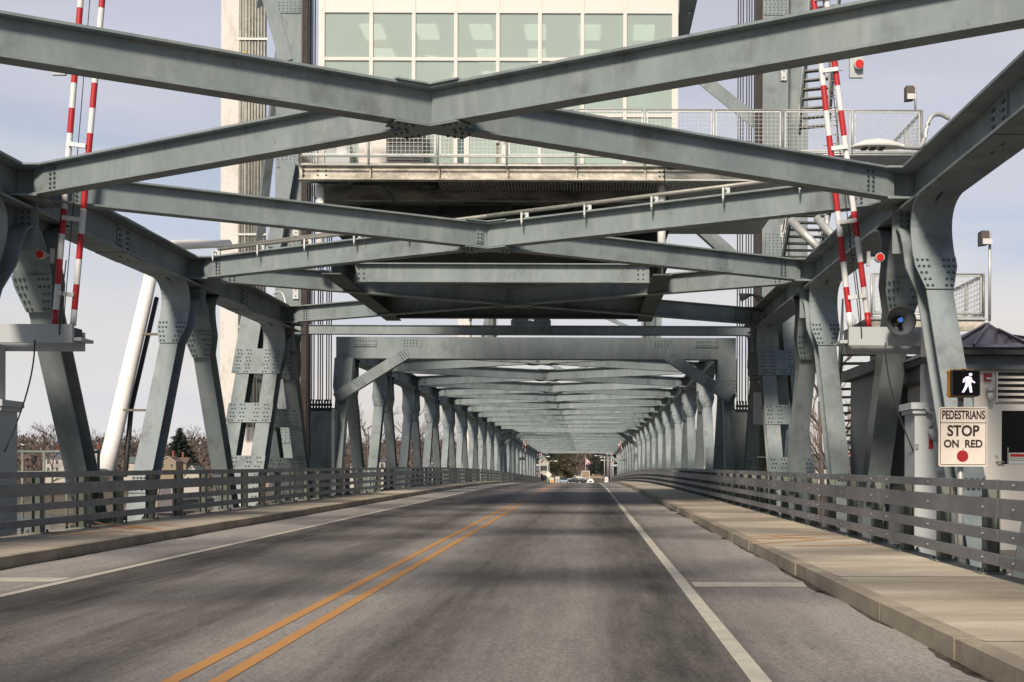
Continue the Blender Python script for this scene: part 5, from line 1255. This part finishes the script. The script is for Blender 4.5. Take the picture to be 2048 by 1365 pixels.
for px, Y, top, w, lab, kind in ((1128, 395, 893, 6.2, 'olive green pine beside the white gabled house', 0), (1196, 430, 885, 4.8, 'dark narrow evergreen behind the flagpole', 1), (1228, 440, 896, 6.5, 'dark evergreen right of the flagpole', 1), (1100, 450, 890, 5.5, 'dark evergreen behind the white gabled house', 1)):
    z = land_z(X_at(px, Y), Y); H = Z_at(top, Y) - z; tree('evergreen_tree', lab, 'tree', clump_tree(random.Random(px), H, w, NEEDLE if kind else NEEDLE2), (X_at(px, Y), Y, z), 'evergreens at the end of the road')
labs = ['bare tree left of the flagpole at the end of the road', 'bare tree behind the flagpole', 'bare tree behind the notice board', 'bare tree over the white gate pillar', 'bare tree beside the utility poles', 'bare tree at the right end of the far park', 'bare tree behind the left far house', 'bare tree between the far evergreens']
for k, (px, Y) in enumerate(((1165, 420), (1183, 450), (1205, 470), (1216, 415), (1240, 430), (1262, 460), (1080, 480), (1145, 470))):
    tr, cr = bare_tree_geo(random.Random(60 + k), 16); z = land_z(X_at(px, Y), Y); H = Z_at(888, Y) - z
    tree('bare_tree', labs[k], 'tree', (tr, cr), (X_at(px, Y), Y, z), 'bare trees in the far park', H / 13.5)
mb = MB(); rw = random.Random(8)
for k in range(9000):
    x = rw.uniform(-45, 45); y = rw.uniform(490, 560); z = land_z(x, y) + rw.random() * 17; w = rw.uniform(.5, 1.1); a = rw.uniform(0, 3.1)
    mb.add([(x - math.cos(a) * w, y, z), (x + math.cos(a) * w, y + math.sin(a) * w, z), (x + rw.uniform(-.4, .4), y, z + rw.uniform(.8, 1.9))], [(0, 1, 2)], TWIG)
tag(mb.build('brushwood'), kind='stuff')

# ------------------------------------------------------------------ houses
def house_(name, label, x, y, z, w, d, h, rh, wall, roof, chimney=0, wins=(3, 2), gambrel=False, ridge='x', rot=0):
    t = thing(name, label, 'house', (x, y, z), rot, 'houses on the far bank')
    mb = MB(); mb.box((-w / 2, 0, -3), (w / 2, d, h), wall)
    if gambrel: prof = [(-w / 2, h), (-w * .42, h + rh * .6), (0, h + rh), (w * .42, h + rh * .6), (w / 2, h)]
    else: prof = [(-w / 2, h), (0, h + rh), (w / 2, h)]
    if ridge == 'y':
        mb.prism(prof, .001, d, wall, 'y'); mb.build('wall', t); mb = MB()
        for a, b in zip(prof[:-1], prof[1:]):
            mb.add([(a[0] * 1.05, -.35, a[1]), (b[0] * 1.05, -.35, b[1]), (b[0] * 1.05, d + .3, b[1]), (a[0] * 1.05, d + .3, a[1]), (a[0] * 1.05, -.35, a[1] + .25), (b[0] * 1.05, -.35, b[1] + .25), (b[0] * 1.05, d + .3, b[1] + .25), (a[0] * 1.05, d + .3, a[1] + .25)], [(0, 1, 2, 3), (7, 6, 5, 4), (0, 4, 5, 1), (3, 2, 6, 7), (1, 5, 6, 2), (0, 3, 7, 4)], roof)
        rf = mb.build('roof', t)
        mb = MB()
        for a, b in zip(prof[:-1], prof[1:]): mb.bar((a[0] * 1.03, -.38, a[1] + .05), (b[0] * 1.03, -.38, b[1] + .05), .08, .3, HWALL)
        mb.build('barge_board', rf)
    else:
        mb.build('wall', t); mb = MB(); e = .35
        mb.prism([(-e, h), (d / 2, h + rh), (d + e, h)], -w / 2 - .3, w / 2 + .3, roof, 'x') if False else mb.add([(-w / 2 - .3, -e, h), (w / 2 + .3, -e, h), (w / 2 + .3, d + e, h), (-w / 2 - .3, d + e, h), (-w / 2 - .3, d / 2, h + rh), (w / 2 + .3, d / 2, h + rh)], [(0, 1, 5, 4), (2, 3, 4, 5), (1, 2, 5), (3, 0, 4), (0, 3, 2, 1)], roof)
        rf = mb.build('roof', t)
    if chimney:
        mb = MB(); cx = chimney * w * .3; mb.box((cx - .38, d * .45, h), (cx + .38, d * .45 + .8, h + rh + 2.2), BRICK); mb.build('chimney', rf)
    for r in range(wins[1]):
        for c in range(wins[0]):
            wx = -w / 2 + w * (c + .5) / wins[0]; wz = h - 1.9 - r * 2.8; mb = MB(); mb.box((wx - .42, -.05, wz), (wx + .42, -.01, wz + 1.4), HWIN); wn = mb.build('window', t)
            mb = MB(); mb.box((wx - .58, -.09, wz - .14), (wx - .43, -.01, wz + 1.5), HWALL); mb.box((wx + .43, -.09, wz - .14), (wx + .58, -.01, wz + 1.5), HWALL); mb.box((wx - .43, -.09, wz + 1.41), (wx + .43, -.01, wz + 1.55), HWALL); mb.box((wx - .03, -.08, wz), (wx + .03, -.051, wz + 1.4), HWALL); mb.build('frame', wn)
    return t
def hx_(px, Y): return X_at(px, Y)
Yh = 500
def hz(py, Y): return Z_at(py, Y)
def bh(label, px0, px1, pye, pyr, base, Y, wall, roof, **k):
    x0, x1 = X_at(px0, Y), X_at(px1, Y); zb5 = hz(base, Y); h = hz(pye, Y) - zb5; rh = hz(pyr, Y) - hz(pye, Y)
    nm = k.pop('name', 'house'); return house_(nm, label, (x0 + x1) / 2, Y, zb5, x1 - x0, k.pop('d', 9), h, rh, wall, roof, **k)
bh('white two-storey house with brick chimney at far left', 88, 140, 922, 902, 962, 500, HWALL, HROOF, chimney=-.4, wins=(3, 2))
bh('white house with a gabled front beside the white pipe', 184, 200, 915, 903, 960, 510, HWALL, HROOF, chimney=-.6, wins=(2, 2), ridge='y')
bh('long green-roofed white house left of the conifer', 246, 322, 930, 917, 958, 505, HWALL, HROOFG, wins=(4, 1))
bh('brown-roofed house with white gable below the conifer', 318, 352, 928, 916, 958, 500, HBUFF, HROOFB, chimney=.4, wins=(2, 1), ridge='y')
bh('brown-roofed house right of the conifer trunk', 340, 372, 930, 918, 965, 520, HBUFF, HROOFB, wins=(2, 1), chimney=.3)
bh('grey shingled house with red gabled roof behind the rails', 368, 400, 955, 935, 975, 470, HWALL, HROOFG, wins=(2, 1), ridge='y')
bh('buff waterside house with green roof behind the rails', 296, 316, 988, 972, 1012, 440, HBUFF, HROOFG, wins=(2, 1))
bh('grey gambrel-roofed waterside house behind the rails', 317, 345, 990, 969, 1012, 438, HGREY, HROOF, wins=(3, 1), gambrel=True, ridge='y')
bh('small house with picket porch seen between tower legs', 524, 538, 900, 893, 960, 300, HBUFF, HROOF, wins=(2, 3))
bh('white building seen low through the lift span', 700, 720, 934, 930, 962, 380, HWALL, HROOF, wins=(2, 1))
bh('white gabled building seen through the lift span diagonals', 735, 770, 925, 918, 965, 380, HWALL, HROOF, wins=(3, 2))
bh('white boathouse right of centre of the lift span diagonals', 852, 870, 925, 915, 968, 360, HWALL, HROOF, wins=(2, 2))
bh('narrow red house seen between the lift span diagonals', 916, 927, 912, 905, 965, 360, HRED, HROOF, wins=(1, 1), ridge='y')
bh('white building low behind the right lift span diagonals', 1406, 1418, 916, 912, 960, 330, HWALL, HROOF, wins=(1, 1))
bh('pale low house behind the right truss legs', 1618, 1668, 935, 925, 958, 240, HWALL, HROOF, wins=(3, 1))
bh('reddish hillside house behind the right stairs', 1694, 1724, 905, 880, 955, 200, HRED, HROOF, wins=(2, 1), ridge='y')
bh('white three-storey gabled house at the end of the road', 1078, 1098, 929, 916, 968, 385, HWALL, HROOF, wins=(3, 3), ridge='y')
bh('brick house left of the white gabled house', 1062, 1078, 944, 928, 968, 375, HRED, HROOF, wins=(2, 2))

# porch pickets, lamps, flag, boards at the end of the road
def far_lamp(px, top, Y, label, sg=1, arm=1.6, h2=None):
    z = land_z(X_at(px, Y), Y); H = Z_at(top, Y) - z; t = thing('lamp_post', label, 'lamp post', (X_at(px, Y), Y, z), group='lamp posts beyond the bridge'); mb = MB(); mb.tube([(0, 0, 0), (0, 0, H)], .14, GALV, 8, r2=.09); mb.build('pole', t)
    mb = MB(); mb.tube([(0, 0, H - .2), (sg * arm * .5, 0, H + .05), (sg * arm, 0, H)], .06, GALV, 6); mb.build('arm', t); mb = MB(); mb.ball((sg * (arm + .3), 0, H), .45, LAMPM, 10, 6, (1, .5, .35)); mb.build('head', t)
far_lamp(1080, 914, 305, 'lamp post in front of the white gabled house'); far_lamp(1095, 923, 300, 'shorter lamp post right of the white gabled house')
for k, (px, top, Y, lab) in enumerate(((1226, 921, 300, 'nearest lamp post at the right road end'), (1222, 915, 330, 'second lamp post at the right road end'), (1216, 906, 350, 'third lamp post, tallest, at the right road end'), (1209, 912, 375, 'fourth lamp post at the right road end'), (1239, 908, 290, 'lamp post beside the right truss end'))):
    far_lamp(px, top, Y, lab, -1, 2.2)
for k, (px, top) in enumerate(((1214, 908), (1219, 900))):
    Y = 340 + k * 10; z = land_z(X_at(px, Y), Y); t = thing('utility_pole', ('brown utility pole right of the flagpole', 'taller brown utility pole by the lamp posts')[k], 'utility pole', (X_at(px, Y), Y, z)); mb = MB(); mb.tube([(0, 0, 0), (0, 0, Z_at(top, Y) - z)], .2, BARK, 8, r2=.13); mb.build('pole', t); mb = MB(); H = Z_at(top, Y) - z; mb.box((-1.1, -.08, H - .9), (1.1, .08, H - .75), BARK); mb.build('crossarm', t)
Y = 350; z = land_z(X_at(1171, Y), Y); t = thing('flagpole', 'tall grey flagpole at the far end of the road', 'flagpole', (X_at(1171, Y), Y, z)); H = Z_at(913, Y) - z; mb = MB(); mb.tube([(0, 0, 0), (0, 0, H)], .09, GALV, 8, r2=.05); mb.ball((0, 0, H + .08), .12, GALV, 8, 6); mb.build('pole', t)
t = thing('flag', 'striped red and white flag with blue corner hanging from the flagpole', 'flag', (X_at(1171, Y), Y, z)); mb = MB(); q = 9
REDF = mat('flag_red', (0.55, 0.09, 0.10), 0.7)
def fpnt(u, v): return (.1 + u * 1.15, .12 * math.sin(u * 7), H - .5 - v * 1.5 - u * 1.0)
for a in range(7):
    for b in range(8):
        u0, u1, v0, v1 = a / 7, (a + 1) / 7, b / 8, (b + 1) / 8; mb.add([fpnt(u0, v0), fpnt(u1, v0), fpnt(u1, v1), fpnt(u0, v1)], [(0, 1, 2, 3)], (NAVY if b > 3 and a > 2 else (REDF if b % 2 else WHITE)))
mb.build('cloth', t)
Y = 342; z = land_z(X_at(1171, Y), Y); t = thing('notice_board', 'pale framed board standing at the foot of the flagpole', 'board', (X_at(1171, Y), Y, z)); mb = MB(); a, b = Z_at(956, Y) - z, Z_at(943, Y) - z; mb.box((-1.0, 0, a), (1.0, .1, b), HBUFF); mb.build('panel', t); mb = MB()
for x in (-1.05, 1.0): mb.box((x, -.02, 0), (x + .1, .12, b + .1), BOOTHM)
mb.box((-1.0, -.02, b + .001), (1.0, .12, b + .12), BOOTHM); mb.box((-.95, -.02, a - .12), (.95, .12, a - .001), BOOTHM); mb.build('frame', t)
Y = 300; z = land_z(X_at(1181, Y), Y); t = thing('welcome_stone', 'white stepped stone marker at the road end', 'marker', (X_at(1181, Y), Y, z)); mb = MB(); mb.box((-.75, 0, 0), (.75, .5, Z_at(961, Y) - z), WHITE); mb.prism([(-.75, Z_at(961, Y) - z + .001), (-.5, Z_at(959, Y) - z), (0, Z_at(957.5, Y) - z), (.5, Z_at(959, Y) - z), (.75, Z_at(961, Y) - z + .001)], 0, .5, WHITE, 'y'); mb.build('body', t); mb = MB(); mb.box((-.3, -.04, Z_at(965, Y) - z), (.3, -.001, Z_at(962.5, Y) - z), CARD); mb.build('inset', t)
Y = 290; z = land_z(X_at(1213, Y), Y); t = thing('sentry_post', 'white post with small cap and red mark right of the far road', 'marker', (X_at(1213, Y), Y, z)); mb = MB(); mb.box((-.4, 0, 0), (.4, .5, Z_at(957, Y) - z), WHITE); mb.box((-.25, .05, Z_at(957, Y) - z + .001), (.25, .4, Z_at(954, Y) - z), WHITE); mb.build('body', t); mb = MB(); mb.box((-.15, -.03, Z_at(961, Y) - z), (.15, -.001, Z_at(959, Y) - z), RED); mb.build('mark', t)
Y = 295; z = land_z(X_at(1097, Y), Y); t = thing('road_sign', 'pale diamond warning sign left of the far road', 'sign', (X_at(1097, Y), Y, z)); c = Z_at(950, Y) - z; mb = MB(); mb.prism([(-.75, c), (0, c - .75), (.75, c), (0, c + .75)], 0, .04, SIGNM, 'y'); mb.build('sign_panel', t); mb = MB(); mb.tube([(0, .08, 0), (0, .08, c)], .04, GALV, 6); mb.build('pole', t)
Y = 300
for px, lab in ((1104, 'pale utility cabinet left of the worker'), (1115, 'second pale cabinet left of the far cars')):
    z = land_z(X_at(px, Y), Y); t = thing('utility_cabinet', lab, 'cabinet', (X_at(px, Y), Y, z), group='roadside cabinets'); H = Z_at(957 if px < 1110 else 955, Y) - z; mb = MB(); mb.box((-.45, 0, 0), (.45, .5, H), CREAM); mb.box((-.5, -.05, H + .001), (.5, .55, H + .1), CREAM); mb.build('body', t); mb = MB(); mb.box((-.3, -.03, .3), (.3, -.001, H - .3), SIGYEL if px < 1110 else CONDUIT); mb.build('door', t)

# far cars
def car(label, px, Y, m, rot=0, L_=4.5):
    x = X_at(px, Y); z = max(land_z(x, Y), rz(Y) if Y < 330 else -99) + .0; t = thing('parked_car', label, 'car', (x, Y, z), rot, 'cars at the far end of the road')
    # side profile along x, extruded across with tumblehome
    prof = [(-2.2, .35), (-2.25, .8), (-2.0, .98), (-1.5, 1.05), (-.95, 1.45), (.6, 1.47), (1.35, 1.02), (2.1, .88), (2.25, .6), (2.2, .35)]
    mb = MB(); n = len(prof); vs = []
    for y in (-.88, .88):
        for a, b in prof: vs.append((a, y * (1 if b < 1.1 else .78), b))
    mb.add(vs, [tuple(range(n)), tuple(range(2 * n - 1, n - 1, -1))] + [(i, n + i, n + (i + 1) % n, (i + 1) % n) for i in range(n)], m); mb.build('body', t)
    mb = MB(); mb.add([(-1.42, -.70, 1.10), (-1.0, -.64, 1.42), (-1.0, .64, 1.42), (-1.42, .70, 1.10)], [(0, 3, 2, 1)], HWIN)
    mb2 = [(-.9, 1.12), (-.8, 1.38), (.5, 1.39), (1.05, 1.1)]
    for s in (-1, 1): mb.add([(a, s * (.89 if b < 1.2 else .72), b) for a, b in mb2], [(0, 1, 2, 3)], HWIN)
    mb.add([(.66, -.66, 1.45), (1.36, -.72, 1.05), (1.36, .72, 1.05), (.66, .66, 1.45)], [(0, 1, 2, 3)], HWIN)
    for v in range(len(mb.v)): a, b, c = mb.v[v]; mb.v[v] = (a * 1.012, b * 1.012, c + .012)
    mb.build('window', t)
    for a in (-1.4, 1.4):
        for s in (-1, 1):
            w = MB(); w.tube([(a, s * .72, .33), (a, s * .9, .33)], .33, TYRE, 14); o = w.build('wheel', t); w = MB(); w.tube([(a, s * .9, .33), (a, s * .915, .33)], .2, GALV, 10); w.build('rim', o)
    for s in (-1, 1):
        w = MB(); w.box((-2.27, s * .8 - .12, .72), (-2.2, s * .8 + .12 if s < 0 else .88, .86), REDLENS); w.build('tail_light', t); w = MB(); w.box((2.14, s * .6 - .15, .68), (2.26, s * .6 + .15, .8), LAMPM); w.build('headlight', t)
    return t
car('silver blue car at the far end of the centre line', 1128, 318, CARM, R(-90))
car('white car right of the silver blue one', 1141, 330, CARW, R(200)); car('dark car behind the white one', 1150, 322, CARD, R(170)); car('dark car left of the white stone marker', 1163, 326, CARD, R(175))
car('white car parked in the far park under the trees', 1158, 400, CARW, 0); car('yellowish car parked in the far park right of the board', 1193, 402, HBUFF, 0); car('dark car parked in the far park left of the flagpole', 1146, 402, CARD, 0)
# road worker in hi-vis
Y = 305; x = X_at(1101.5, Y); z = rz(Y); t = thing('person', 'person in a hi-vis yellow-green jacket standing at the far left roadside', 'person', (x, Y, z))
def skin_body(parent, pts, edges, rad, m, name, sub=1):
    me = bpy.data.meshes.new(name); me.from_pydata(pts, edges, []); o = bpy.data.objects.new(name, me); COL.objects.link(o); o.parent = parent
    md = o.modifiers.new('skin', 'SKIN'); 
    for i, r in enumerate(rad): me.skin_vertices[0].data[i].radius = (r, r * .8)
    me.skin_vertices[0].data[0].use_root = True; s = o.modifiers.new('sub', 'SUBSURF'); s.levels = sub; s.render_levels = sub; me.materials.append(m); return o
def add_skin(parent, pts, edges, rad, m, name):
    me = bpy.data.meshes.new(name); me.from_pydata(pts, edges, [])
    o = bpy.data.objects.new(name, me); COL.objects.link(o); o.parent = parent; o.modifiers.new('skin', 'SKIN')
    if not me.skin_vertices:
        pass
    for i, r in enumerate(rad): me.skin_vertices[0].data[i].radius = (r, r * .85)
    me.skin_vertices[0].data[0].use_root = True; s = o.modifiers.new('sub', 'SUBSURF'); s.levels = 1; s.render_levels = 1; me.materials.append(m); return o
pts = [(0, 0, .95), (0, 0, 1.2), (0, 0, 1.42), (0, 0, 1.52), (0, 0, 1.66), (.2, 0, 1.42), (.27, .02, 1.12), (.26, -.08, .86), (-.2, 0, 1.42), (-.27, .02, 1.12), (-.26, -.08, .86), (.1, 0, .9), (.12, -.02, .5), (.12, .02, .08), (.12, -.14, .04), (-.1, 0, .9), (-.12, .02, .5), (-.14, .04, .08), (-.14, -.12, .04)]
ed = [(0, 1), (1, 2), (2, 3), (3, 4), (2, 5), (5, 6), (6, 7), (2, 8), (8, 9), (9, 10), (0, 11), (11, 12), (12, 13), (13, 14), (0, 15), (15, 16), (16, 17), (17, 18)]
add_skin(t, pts, ed, [.15, .14, .17, .06, .1, .07, .05, .04, .07, .05, .04, .1, .07, .05, .05, .1, .07, .05, .05], SKIN, 'body')
add_skin(t, [(0, 0, .9), (0, 0, 1.2), (0, 0, 1.42), (.21, 0, 1.42), (.28, .02, 1.1), (.27, -.05, .92), (-.21, 0, 1.42), (-.28, .02, 1.1), (-.27, -.05, .92)], [(0, 1), (1, 2), (2, 3), (3, 4), (4, 5), (2, 6), (6, 7), (7, 8)], [.19, .18, .2, .1, .08, .07, .1, .08, .07], HIVIS, 'jacket')
add_skin(t, [(0, 0, .92), (.11, 0, .86), (.12, -.02, .5), (.12, .02, .12), (-.11, 0, .86), (-.12, .02, .5), (-.14, .04, .12)], [(0, 1), (1, 2), (2, 3), (0, 4), (4, 5), (5, 6)], [.17, .12, .09, .08, .12, .09, .08], NAVY, 'trousers')
mb = MB(); mb.ball((0, 0, 1.72), .13, HIVIS, 12, 8, (1, 1.1, .7)); mb.build('hard_hat', t)
